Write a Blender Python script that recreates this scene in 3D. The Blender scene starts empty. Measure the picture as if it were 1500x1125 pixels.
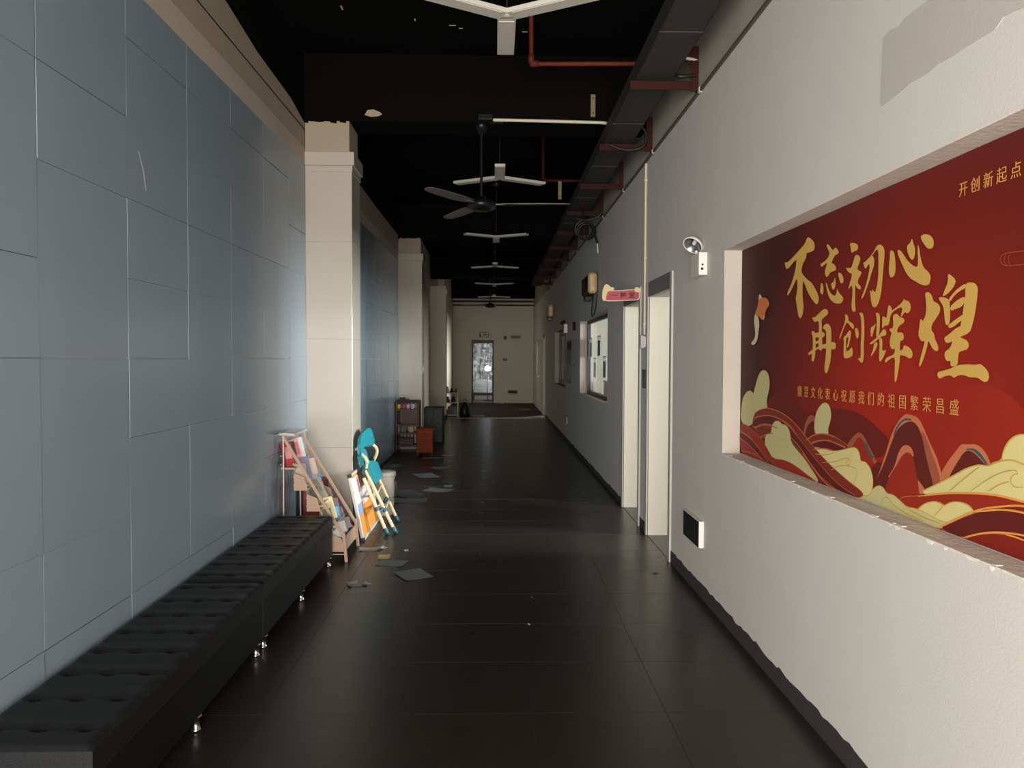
import bpy, bmesh, math, random
from mathutils import Vector, Matrix
from mathutils.geometry import tessellate_polygon
random.seed(7)
SC = bpy.context.scene
COL = SC.collection
PI = math.pi

# ------------------------------------------------------------------ camera, world, light, exposure
cam = bpy.data.cameras.new('camera')
cam.sensor_width = 36.0
cam.lens = 36.0 * 1160 / 1500
cam.clip_start = 0.05
co = bpy.data.objects.new('camera', cam); COL.objects.link(co)
CAMH = 1.46
co.matrix_world = (Matrix.Translation((0, 0, CAMH)) @ Matrix.Rotation(-math.atan(25/1160), 4, 'Z')
                   @ Matrix.Rotation(PI/2 - math.atan(36.5/1160), 4, 'X') @ Matrix.Rotation(0.0035, 4, 'Z'))
SC.camera = co
SC.view_settings.view_transform = 'Standard'
SC.view_settings.look = 'None'
SC.view_settings.gamma = 1.0
SC.view_settings.use_curve_mapping = False
SC.view_settings.exposure = 0.0
W = bpy.data.worlds.new('overcast_sky'); SC.world = W; W.use_nodes = True
W.node_tree.nodes['Background'].inputs[0].default_value = (0.75, 0.85, 1.0, 1)
W.node_tree.nodes['Background'].inputs[1].default_value = 0.3

def area(name, loc, rot, sx, sy, power, color):
    l = bpy.data.lights.new(name, 'AREA'); l.shape = 'RECTANGLE'; l.size = sx; l.size_y = sy
    l.energy = power; l.color = color
    o = bpy.data.objects.new(name, l); COL.objects.link(o); o.location = loc; o.rotation_euler = rot
    return o
# daylight of the glazed entrance behind the photographer, and of the windows of the two rooms on the right
area('entrance_daylight', (-0.6, -2.72, 1.28), (PI/2, 0, 0), 3.4, 2.15, 830, (1.0, 0.955, 0.89))
area('classroom_daylight', (5.25, 5.42, 1.75), (0, PI/2, 0), 1.5, .72, 760, (0.97, 0.98, 1.0))
area('classroom_daylight_far', (5.25, 10.0, 1.75), (0, PI/2, 0), 1.5, 3.2, 400, (0.95, 0.98, 1.0))
area('far_room_daylight', (4.6, 24.0, 1.8), (0, PI/2, 0), 1.6, 3.0, 680, (1.0, 0.98, 0.91))

# ------------------------------------------------------------------ helpers
def lin(c):
    r = []
    for v in c[:3]:
        v /= 255.0
        r.append(v/12.92 if v <= 0.04045 else ((v+0.055)/1.055)**2.4)
    return (*r, 1)

MATS = {}
def mat(name, rgb, rough=0.5, var=0.08, vs=6.0, bump=0.0, bs=60.0, metal=0.0, spec=0.5, rvar=0.0, stretch=None, emit=0, alpha=1):
    m = bpy.data.materials.new(name); m.use_nodes = True
    nt = m.node_tree; N = nt.nodes; L = nt.links
    p = N['Principled BSDF']
    p.inputs['Roughness'].default_value = rough
    p.inputs['Metallic'].default_value = metal
    p.inputs['Specular IOR Level'].default_value = spec
    tc = N.new('ShaderNodeTexCoord')
    src = tc.outputs['Object']
    if stretch:
        mp = N.new('ShaderNodeMapping'); mp.inputs['Scale'].default_value = stretch
        L.new(src, mp.inputs[0]); src = mp.outputs[0]
    nz = N.new('ShaderNodeTexNoise'); nz.inputs['Scale'].default_value = vs; nz.inputs['Detail'].default_value = 6
    L.new(src, nz.inputs['Vector'])
    mx = N.new('ShaderNodeMix'); mx.data_type = 'RGBA'
    c = lin(rgb)
    mx.inputs[6].default_value = (c[0]*(1-var), c[1]*(1-var), c[2]*(1-var), 1)
    mx.inputs[7].default_value = (min(1, c[0]*(1+var)), min(1, c[1]*(1+var)), min(1, c[2]*(1+var)), 1)
    L.new(nz.outputs['Fac'], mx.inputs[0]); L.new(mx.outputs[2], p.inputs['Base Color'])
    if rvar:
        mr = N.new('ShaderNodeMapRange'); mr.inputs[3].default_value = max(0, rough-rvar); mr.inputs[4].default_value = min(1, rough+rvar)
        mr.inputs[1].default_value = 0.3; mr.inputs[2].default_value = 0.7
        L.new(nz.outputs['Fac'], mr.inputs[0]); L.new(mr.outputs[0], p.inputs['Roughness'])
    if bump:
        n2 = N.new('ShaderNodeTexNoise'); n2.inputs['Scale'].default_value = bs; n2.inputs['Detail'].default_value = 4
        L.new(src, n2.inputs['Vector'])
        b = N.new('ShaderNodeBump'); b.inputs['Strength'].default_value = bump; b.inputs['Distance'].default_value = 0.01
        L.new(n2.outputs['Fac'], b.inputs['Height']); L.new(b.outputs[0], p.inputs['Normal'])
    if emit:
        p.inputs['Emission Color'].default_value = c; p.inputs['Emission Strength'].default_value = emit
    if alpha < 1: p.inputs['Alpha'].default_value = alpha
    MATS[name] = m
    return m

class B:
    """collects shapes in world coordinates; build() links them as ONE mesh object"""
    def __init__(s): s.v = []; s.f = []; s.mi = []; s.sm = []
    def add(s, vs, fs, mi=0, smooth=False):
        k = len(s.v); s.v += [tuple(p) for p in vs]
        for f in fs: s.f.append([k+i for i in f]); s.mi.append(mi); s.sm.append(smooth)
        return s
    def box(s, x0, x1, y0, y1, z0, z1, mi=0):
        return s.add([(x, y, z) for x in (x0, x1) for y in (y0, y1) for z in (z0, z1)],
                     [(0,1,3,2),(4,6,7,5),(0,4,5,1),(2,3,7,6),(0,2,6,4),(1,5,7,3)], mi)
    def hexa(s, P, mi=0):   # 8 points: bottom loop of 4, then top loop of 4
        return s.add(P, [(3,2,1,0),(4,5,6,7),(0,1,5,4),(1,2,6,5),(2,3,7,6),(3,0,4,7)], mi)
    def slab(s, q, t, mi=0):   # quad q (4 points) thickened by t along its normal
        q = [Vector(p) for p in q]; n = (q[1]-q[0]).cross(q[2]-q[0]).normalized()*t
        return s.hexa(q + [p+n for p in q], mi)
    def quad(s, q, mi=0): return s.add(q, [tuple(range(len(q)))], mi)
    def bar(s, p0, p1, w, h, mi=0, up=(0,0,1)):
        p0, p1 = Vector(p0), Vector(p1); d = (p1-p0).normalized(); u = Vector(up)
        a = d.cross(u)
        if a.length < 1e-4: a = d.cross(Vector((0,1,0)))
        a.normalize(); b = a.cross(d)
        a, b = a*w/2, b*h/2
        return s.hexa([p0-a-b, p0+a-b, p0+a+b, p0-a+b, p1-a-b, p1+a-b, p1+a+b, p1-a+b], mi)
    def tube(s, pts, r, n=10, mi=0, rs=None):
        pts = [Vector(p) for p in pts]; vs = []; fs = []
        d0 = (pts[1]-pts[0]).normalized()
        a = d0.cross(Vector((0,0,1)))
        if a.length < 1e-3: a = d0.cross(Vector((0,1,0)))
        a.normalize()
        for i, p in enumerate(pts):
            d = ((pts[min(i+1, len(pts)-1)]-p).normalized() + (p-pts[max(i-1, 0)]).normalized()).normalized()
            a = (a - d*a.dot(d)).normalized(); b = d.cross(a)
            rr = rs[i] if rs else r
            vs += [p + (a*math.cos(2*PI*k/n) + b*math.sin(2*PI*k/n))*rr for k in range(n)]
        m = len(pts)
        for i in range(m-1):
            for k in range(n): fs.append((i*n+k, i*n+(k+1) % n, (i+1)*n+(k+1) % n, (i+1)*n+k))
        s.add(vs, fs, mi, True)
        s.add([vs[k] for k in range(n)], [tuple(range(n-1, -1, -1))], mi)
        s.add([vs[(m-1)*n+k] for k in range(n)], [tuple(range(n))], mi)
        return s
    def lathe(s, c, axis, prof, n=16, mi=0):   # prof: (radius, distance along axis)
        c = Vector(c); d = Vector(axis).normalized()
        a = d.cross(Vector((0,0,1)))
        if a.length < 1e-3: a = Vector((1,0,0))
        a.normalize(); b = d.cross(a); vs = []; fs = []
        for r, h in prof: vs += [c + d*h + (a*math.cos(2*PI*k/n) + b*math.sin(2*PI*k/n))*max(r, 1e-4) for k in range(n)]
        for i in range(len(prof)-1):
            for k in range(n): fs.append((i*n+k, i*n+(k+1) % n, (i+1)*n+(k+1) % n, (i+1)*n+k))
        return s.add(vs, fs, mi, True)
    def build(s, name, m, parent=None, bevel=0, seg=2):
        me = bpy.data.meshes.new(name)
        off = Vector((0,0,0))
        if parent is not None:
            q = parent
            while q is not None: off += q.location; q = q.parent
        me.from_pydata([tuple(Vector(p)-off) for p in s.v], [], s.f)
        for mm in (m if isinstance(m, (list, tuple)) else [m]): me.materials.append(MATS[mm] if isinstance(mm, str) else mm)
        for p, i, sm in zip(me.polygons, s.mi, s.sm): p.material_index = i; p.use_smooth = sm
        bm = bmesh.new(); bm.from_mesh(me)
        if bevel:
            bmesh.ops.remove_doubles(bm, verts=bm.verts, dist=1e-5)
            es = [e for e in bm.edges if len(e.link_faces) == 2 and e.calc_face_angle(0) > 0.6]
            bmesh.ops.bevel(bm, geom=es, offset=bevel, segments=seg, profile=0.5, affect='EDGES')
        bmesh.ops.recalc_face_normals(bm, faces=bm.faces)
        bm.to_mesh(me); bm.free()
        o = bpy.data.objects.new(name, me); COL.objects.link(o)
        if parent is not None: o.parent = parent
        return o

def tag(o, label=None, cat=None, group=None, kind=None):
    if label: o['label'] = label
    if cat: o['category'] = cat
    if group: o['group'] = group
    if kind: o['kind'] = kind
    return o
def thing(name, loc, label, cat, group=None):
    o = bpy.data.objects.new(name, None); COL.objects.link(o); o.location = loc; o.empty_display_size = 0.1
    return tag(o, label, cat, group)
def struct(b, name, m, parent=None, **k):
    o = b.build(name, m, parent, **k)
    if parent is None: o['kind'] = 'structure'
    return o
def kids(o): return [c for c in bpy.data.objects if c.parent == o]
def copy_tree(o, parent=None):
    c = o.copy(); COL.objects.link(c)
    if parent is not None: c.parent = parent
    for ch in list(o.children): copy_tree(ch, c)
    return c
def smooth_loop(p, it=2):
    for _ in range(it):
        q = []
        for i in range(len(p)):
            a, b = p[i], p[(i+1) % len(p)]
            q += [tuple(a[k]*.75+b[k]*.25 for k in range(len(a))), tuple(a[k]*.25+b[k]*.75 for k in range(len(a)))]
        p = q
    return p
def smooth_line(p, it=2):
    for _ in range(it):
        q = [p[0]]
        for i in range(len(p)-1):
            a, b = p[i], p[i+1]
            q += [tuple(a[k]*.75+b[k]*.25 for k in range(len(a))), tuple(a[k]*.25+b[k]*.75 for k in range(len(a)))]
        p = q + [p[-1]]
    return p

# ------------------------------------------------------------------ materials
mat('floor_tile', (38,35,31), 0.30, 0.14, 9.0, 0.02, 120, rvar=0.03, spec=0.31)
mat('floor_grout', (40,38,36), 0.8)
mat('wall_tile', (133,147,157), 0.22, 0.05, 5.0, 0.02, 25, rvar=0.03, spec=0.22)
mat('tile_grout', (176,180,180), 0.8)
mat('plaster_beige', (168,154,134), 0.85, 0.08, 5, 0.15, 50)
mat('plaster_light', (188,176,160), 0.85, 0.06, 5, 0.15, 50)
mat('black_paint', (12,11,9), 0.85, 0.3, 2.5, 0.2, 30, spec=0.06)
mat('pillar_tile', (188,179,166), 0.16, 0.04, 4, 0.02, 12, spec=0.22)
mat('pillar_grout', (172,164,152), 0.8)
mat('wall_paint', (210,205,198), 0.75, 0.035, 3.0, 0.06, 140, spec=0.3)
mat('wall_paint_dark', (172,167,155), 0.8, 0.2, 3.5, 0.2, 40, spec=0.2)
mat('putty_patch', (188,182,173), 0.8, 0.04, 4, 0.05, 90)
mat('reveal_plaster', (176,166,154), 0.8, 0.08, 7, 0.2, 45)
mat('sill_plaster_lit', (222,212,200), 0.85, 0.14, 9, 0.35, 40)  # tone raised: the light reaching the sill is put into the colour
mat('skirting_black', (52,51,50), 0.7, 0.2, 12, 0.15, 60)
mat('cream_paint', (156,149,134), 0.55, 0.03, 4)
mat('casing_grey', (178,174,168), 0.5, 0.05, 6)
mat('casing_dark', (112,110,106), 0.55, 0.05, 6)
mat('far_wall', (212,204,188), 0.7, 0.05, 2.0, 0.05, 80)
mat('room_wall', (176,171,158), 0.8, 0.03)
mat('hinge_black', (28,27,26), 0.4, metal=0.6)
mat('alu_dark', (52,52,50), 0.45, metal=0.5)
mat('steel', (190,190,186), 0.25, metal=1.0)
mat('tray_grey', (52,51,47), 0.6, 0.15, 6, metal=0.3)
mat('rust_red', (54,22,17), 0.7, 0.2, 10, spec=0.15)
mat('pipe_red', (104,42,26), 0.6, 0.12, 8, spec=0.25)
mat('cable_black', (22,21,20), 0.5)
mat('cable_grey', (84,80,70), 0.6)
mat('pvc_white', (206,196,172), 0.45, 0.05)
mat('lamp_white', (194,188,176), 0.45, 0.03)
mat('fan_metal', (120,114,106), 0.35, 0.1, metal=0.4)
mat('fan_dark', (24,26,26), 0.35, metal=0.5)
mat('wood_strip', (132,118,84), 0.7, 0.12, 30)
mat('leather', (18,18,19), 0.48, 0.15, 40, 0.12, 220, spec=0.4)
mat('leather_body', (8,8,8), 0.55, 0.12, 30, 0.08, 200, spec=0.3)
mat('rack_wood', (182,150,126), 0.55, 0.12, 12, stretch=(1,1,6))
mat('rack_metal', (186,170,162), 0.4, metal=0.7)
mat('board_frame', (214,208,202), 0.35, 0.04, metal=0.2)
mat('board_black', (26,25,25), 0.6)
mat('cork', (206,136,52), 0.75, 0.15, 60)
mat('teal_plastic', (36,140,152), 0.38, 0.05, 8)
mat('teal_dark', (22,78,84), 0.45, 0.05, 8)
mat('cream_tube', (226,206,160), 0.4, 0.04)
mat('bin_plastic', (214,210,202), 0.4, 0.03)
mat('dark_plastic', (36,36,36), 0.5)
mat('bamboo_red', (66,34,23), 0.5, 0.2, 20, stretch=(1,1,5))
mat('orange_box', (118,50,14), 0.6, 0.08, spec=0.15)
mat('box_dark', (40,44,42), 0.6)
mat('device_beige', (206,178,124), 0.35, 0.05)
mat('device_white', (218,212,204), 0.4, 0.03)
mat('sign_black', (22,24,23), 0.25)
mat('sign_pink', (178,62,76), 0.55, 0.06)
mat('sign_cream', (222,200,150), 0.6, 0.06)
mat('ink_dark', (58,22,18), 0.6)
mat('sign_green', (52,98,80), 0.45, 0.25, 60)
mat('clear_cover', (186,178,186), 0.2)
mat('paper_white', (214,214,216), 0.7, 0.04)
mat('paper_grey', (100,101,104), 0.6, 0.10, 30)
mat('paper_tan', (184,160,110), 0.7, 0.1)
mat('paper_dim', (128,126,123), 0.7, 0.1, 30)
mat('red_box', (112,24,24), 0.5, 0.06)
mat('soffit_plaster_lit', (220,206,192), 0.8, 0.08, 7, 0.2, 45)  # paler copy of the reveal plaster, light on the soffit put into the colour
mat('paper_floor', (168,169,173), 0.7, 0.06)
mat('chip_white', (236,230,222), 0.9)
# ------------------------------------------------------------------ artwork of the banner, in millimetres on its plane (y, z)
CHARS = [
 [[(3439,1997),(3393,1977),(3365,1955),(3370,1929),(3403,1927),(3459,1928),(3453,1914),(3470,1900),(3496,1885),(3504,1873),(3509,1850),(3473,1828),(3432,1808),(3392,1793),(3358,1768),(3325,1739),(3313,1717),(3328,1694),(3355,1702),(3395,1727),(3430,1752),(3453,1777),(3477,1802),(3493,1812),(3494,1780),(3492,1735),(3479,1706),(3481,1675),(3501,1648),(3525,1647),(3540,1664),(3557,1702),(3574,1741),(3559,1763),(3552,1790),(3558,1832),(3586,1812),(3616,1789),(3653,1766),(3679,1758),(3673,1777),(3636,1802),(3599,1841),(3576,1881),(3569,1917),(3614,1904),(3658,1888),(3690,1884),(3704,1898),(3718,1921),(3678,1914),(3621,1929),(3560,1946),(3501,1963),(3467,1977),(3456,1991)]],
 [[(3239,1938),(3213,1925),(3193,1909),(3178,1903),(3164,1914),(3140,1902),(3125,1886),(3139,1882),(3163,1881),(3182,1866),(3196,1854),(3176,1849),(3157,1839),(3148,1821),(3175,1818),(3204,1817),(3224,1805),(3239,1800),(3255,1814),(3260,1827),(3250,1839),(3234,1862),(3266,1854),(3292,1848),(3308,1863),(3277,1866),(3232,1877),(3212,1893),(3228,1912),(3244,1929)],[(3295,1782),(3279,1780),(3268,1760),(3270,1743),(3277,1731),(3293,1739),(3304,1746),(3299,1767)],[(3248,1780),(3233,1774),(3217,1747),(3191,1728),(3157,1717),(3141,1728),(3139,1749),(3119,1726),(3086,1710),(3078,1699),(3090,1686),(3122,1684),(3156,1688),(3190,1701),(3216,1720),(3232,1744),(3242,1762)],[(3163,1796),(3154,1779),(3152,1758),(3167,1743),(3182,1746),(3198,1770),(3178,1773),(3166,1780)],[(3132,1807),(3108,1805),(3089,1792),(3079,1775),(3083,1764),(3106,1762),(3114,1775),(3126,1792)]],
 [[(3032,1909),(3004,1908),(2965,1897),(2960,1883),(2968,1873),(2994,1874),(3011,1869),(3020,1880),(3023,1894)],[(2976,1858),(2955,1854),(2938,1842),(2943,1829),(2954,1817),(2966,1805),(2949,1795),(2928,1789),(2931,1780),(2948,1770),(2960,1756),(2951,1745),(2930,1734),(2933,1724),(2955,1728),(2972,1739),(2979,1748),(2978,1711),(2978,1676),(2970,1646),(2985,1643),(3003,1650),(3008,1670),(3001,1705),(3002,1744),(3020,1744),(3028,1735),(3037,1737),(3026,1754),(3012,1773),(3008,1792),(3026,1794),(3049,1806),(3063,1820),(3036,1815),(3014,1814),(3001,1830),(2993,1845),(2985,1854)],[(2849,1840),(2833,1828),(2829,1815),(2836,1795),(2851,1775),(2865,1750),(2888,1719),(2908,1697),(2924,1687),(2928,1693),(2912,1709),(2893,1734),(2878,1763),(2867,1788),(2864,1810),(2880,1808),(2891,1798),(2903,1798),(2908,1808),(2919,1820),(2892,1825),(2869,1835)],[(2865,1836),(2838,1849),(2819,1865),(2804,1872),(2781,1868),(2763,1857),(2756,1840),(2757,1819),(2762,1790),(2766,1755),(2772,1719),(2780,1687),(2793,1663),(2811,1651),(2830,1650),(2842,1659),(2851,1678),(2856,1701),(2863,1716),(2844,1707),(2841,1718),(2833,1710),(2823,1704),(2813,1712),(2803,1737),(2798,1769),(2800,1810),(2801,1843),(2807,1856),(2822,1853),(2845,1839)]],
 [[(2719,1840),(2694,1835),(2683,1814),(2677,1776),(2681,1752),(2702,1743),(2721,1753),(2724,1781),(2718,1816)],[(2669,1834),(2650,1832),(2630,1817),(2602,1791),(2569,1771),(2537,1760),(2534,1783),(2539,1812),(2537,1836),(2528,1819),(2521,1791),(2502,1756),(2472,1739),(2457,1724),(2463,1701),(2479,1696),(2513,1702),(2549,1717),(2581,1729),(2609,1751),(2634,1781),(2659,1811)],[(2574,1861),(2567,1844),(2553,1823),(2554,1800),(2568,1786),(2586,1797),(2603,1820),(2606,1840),(2585,1846)],[(2523,1858),(2502,1862),(2468,1854),(2447,1838),(2444,1819),(2454,1809),(2479,1812),(2501,1830),(2514,1843)]],
 [[(3277,1669),(3250,1672),(3227,1668),(3218,1652),(3231,1644),(3284,1630),(3281,1613),(3278,1586),(3270,1502),(3293,1500),(3312,1507),(3308,1595),(3312,1622),(3331,1626),(3353,1622),(3369,1630),(3386,1644),(3353,1642),(3318,1654),(3290,1664)],[(3274,1593),(3252,1607),(3225,1611),(3203,1603),(3189,1590),(3184,1568),(3183,1479),(3192,1450),(3205,1427),(3217,1409),(3237,1405),(3246,1419),(3247,1438),(3237,1465),(3232,1509),(3234,1554),(3237,1584)],[(3423,1488),(3403,1496),(3369,1507),(3313,1516),(3267,1525),(3231,1529),(3187,1533),(3153,1533),(3139,1523),(3143,1505),(3164,1503),(3186,1507),(3232,1509),(3275,1508),(3312,1509),(3345,1499),(3383,1486),(3408,1482)],[(3387,1578),(3377,1586),(3351,1581),(3344,1557),(3339,1526),(3342,1495),(3347,1472),(3358,1454),(3377,1455),(3382,1465),(3374,1496),(3370,1527),(3371,1558)],[(3358,1573),(3315,1578),(3273,1578),(3250,1572),(3250,1560),(3272,1552),(3314,1557),(3350,1554)],[(3349,1538),(3314,1543),(3277,1546),(3276,1537),(3313,1532),(3346,1526)]],
 [[(3066,1638),(3046,1637),(3032,1626),(3033,1614),(3013,1605),(2994,1601),(2982,1589),(2985,1577),(3009,1586),(3029,1601),(3045,1607),(3056,1599),(3072,1582),(3087,1565),(3103,1544),(3113,1546),(3096,1568),(3076,1589),(3061,1613),(3057,1627)],[(3074,1550),(3055,1555),(3031,1570),(3016,1576),(3006,1566),(3011,1545),(3022,1521),(3033,1507),(3043,1510),(3034,1528),(3027,1552),(3046,1546),(3050,1535),(3048,1493),(3021,1498),(3006,1506),(2996,1510),(2988,1489),(2995,1475),(3020,1470),(3051,1466),(3068,1473),(3070,1493),(3068,1529)],[(2976,1580),(2961,1583),(2948,1574),(2941,1557),(2950,1540),(2965,1547),(2971,1564)],[(2944,1637),(2921,1639),(2906,1626),(2899,1595),(2897,1555),(2902,1518),(2898,1478),(2903,1458),(2915,1448),(2932,1458),(2952,1466),(2932,1468),(2923,1471),(2925,1519),(2921,1559),(2923,1600),(2929,1624)]],
 [[(2815,1631),(2791,1628),(2781,1619),(2781,1587),(2784,1552),(2801,1542),(2808,1546),(2803,1575),(2804,1611)],[(2813,1590),(2808,1591),(2820,1576),(2829,1560),(2836,1545),(2847,1547),(2850,1564),(2847,1580),(2830,1583)],[(2856,1522),(2832,1530),(2801,1542),(2775,1555),(2759,1567),(2746,1570),(2732,1560),(2736,1547),(2759,1546),(2781,1539),(2811,1528),(2835,1519),(2850,1518)],[(2764,1615),(2748,1613),(2735,1607),(2737,1588),(2753,1576),(2766,1574),(2764,1593)],[(2821,1523),(2801,1526),(2794,1516),(2807,1500),(2823,1487),(2840,1474),(2845,1478),(2827,1497)],[(2785,1539),(2765,1540),(2759,1522),(2763,1497),(2750,1493),(2731,1498),(2743,1480),(2756,1466),(2772,1455),(2783,1460),(2781,1490),(2780,1516)],[(2724,1651),(2711,1650),(2697,1639),(2701,1630),(2674,1638),(2644,1648),(2623,1659),(2618,1666),(2609,1659),(2591,1657),(2577,1647),(2574,1632),(2581,1619),(2598,1615),(2610,1622),(2622,1613),(2633,1606),(2638,1611),(2628,1626),(2628,1638),(2655,1637),(2689,1627),(2707,1615),(2715,1587),(2728,1580),(2747,1582),(2738,1601),(2729,1623)],[(2691,1613),(2673,1619),(2658,1617),(2645,1607),(2618,1601),(2611,1592),(2621,1583),(2641,1579),(2656,1569),(2661,1554),(2643,1555),(2622,1553),(2613,1540),(2618,1527),(2639,1526),(2638,1495),(2637,1477),(2639,1452),(2647,1422),(2658,1390),(2664,1386),(2670,1387),(2671,1424),(2670,1471),(2692,1469),(2723,1457),(2736,1451),(2741,1457),(2727,1471),(2705,1474),(2674,1482),(2672,1502),(2687,1497),(2703,1504),(2709,1520),(2704,1540),(2695,1555),(2714,1565),(2708,1570),(2689,1569),(2685,1586)],[(2641,1492),(2615,1499),(2618,1509),(2603,1510),(2580,1504),(2562,1493),(2555,1479),(2562,1469),(2576,1466),(2593,1472),(2614,1477),(2640,1477)]],
 [[(2491,1674),(2470,1676),(2449,1664),(2442,1645),(2424,1639),(2403,1629),(2401,1611),(2418,1594),(2446,1573),(2449,1555),(2432,1543),(2428,1527),(2411,1509),(2406,1493),(2418,1488),(2439,1496),(2456,1514),(2464,1524),(2472,1501),(2488,1469),(2504,1446),(2512,1440),(2517,1445),(2509,1469),(2493,1501),(2485,1524),(2502,1520),(2516,1530),(2525,1544),(2519,1567),(2516,1590),(2509,1594),(2500,1585),(2491,1593),(2480,1611),(2482,1648)],[(2364,1723),(2345,1714),(2322,1699),(2327,1684),(2347,1669),(2373,1658),(2392,1655),(2378,1676),(2363,1696)],[(2412,1654),(2392,1654),(2365,1648),(2353,1639),(2349,1617),(2347,1582),(2354,1565),(2374,1570),(2379,1605),(2387,1628),(2402,1640)],[(2361,1642),(2328,1665),(2299,1677),(2274,1684),(2270,1671),(2299,1665),(2327,1654),(2349,1636)],[(2274,1684),(2250,1685),(2225,1679),(2213,1665),(2217,1633),(2224,1596),(2235,1564),(2248,1539),(2297,1532),(2295,1562),(2285,1583),(2283,1608),(2273,1641)],[(2349,1621),(2327,1633),(2298,1643),(2276,1646),(2272,1633),(2290,1617),(2319,1613),(2344,1608)],[(2358,1565),(2332,1577),(2303,1588),(2280,1595),(2280,1578),(2302,1573),(2331,1559),(2354,1558)],[(2378,1530),(2353,1538),(2324,1553),(2295,1562),(2266,1561),(2251,1539),(2283,1532),(2301,1526),(2330,1518),(2360,1512),(2372,1517)],[(2330,1523),(2301,1530),(2265,1521),(2250,1510),(2253,1494),(2278,1489),(2299,1486),(2302,1468),(2305,1445),(2342,1442),(2339,1460),(2362,1458),(2374,1473),(2371,1488),(2344,1497)],[(2412,1424),(2380,1429),(2342,1436),(2305,1447),(2255,1450),(2214,1448),(2197,1452),(2174,1442),(2157,1428),(2153,1412),(2165,1400),(2185,1403),(2206,1413),(2243,1412),(2268,1418),(2297,1418),(2322,1408),(2334,1416),(2368,1414),(2395,1404),(2407,1408)]],
]
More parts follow.
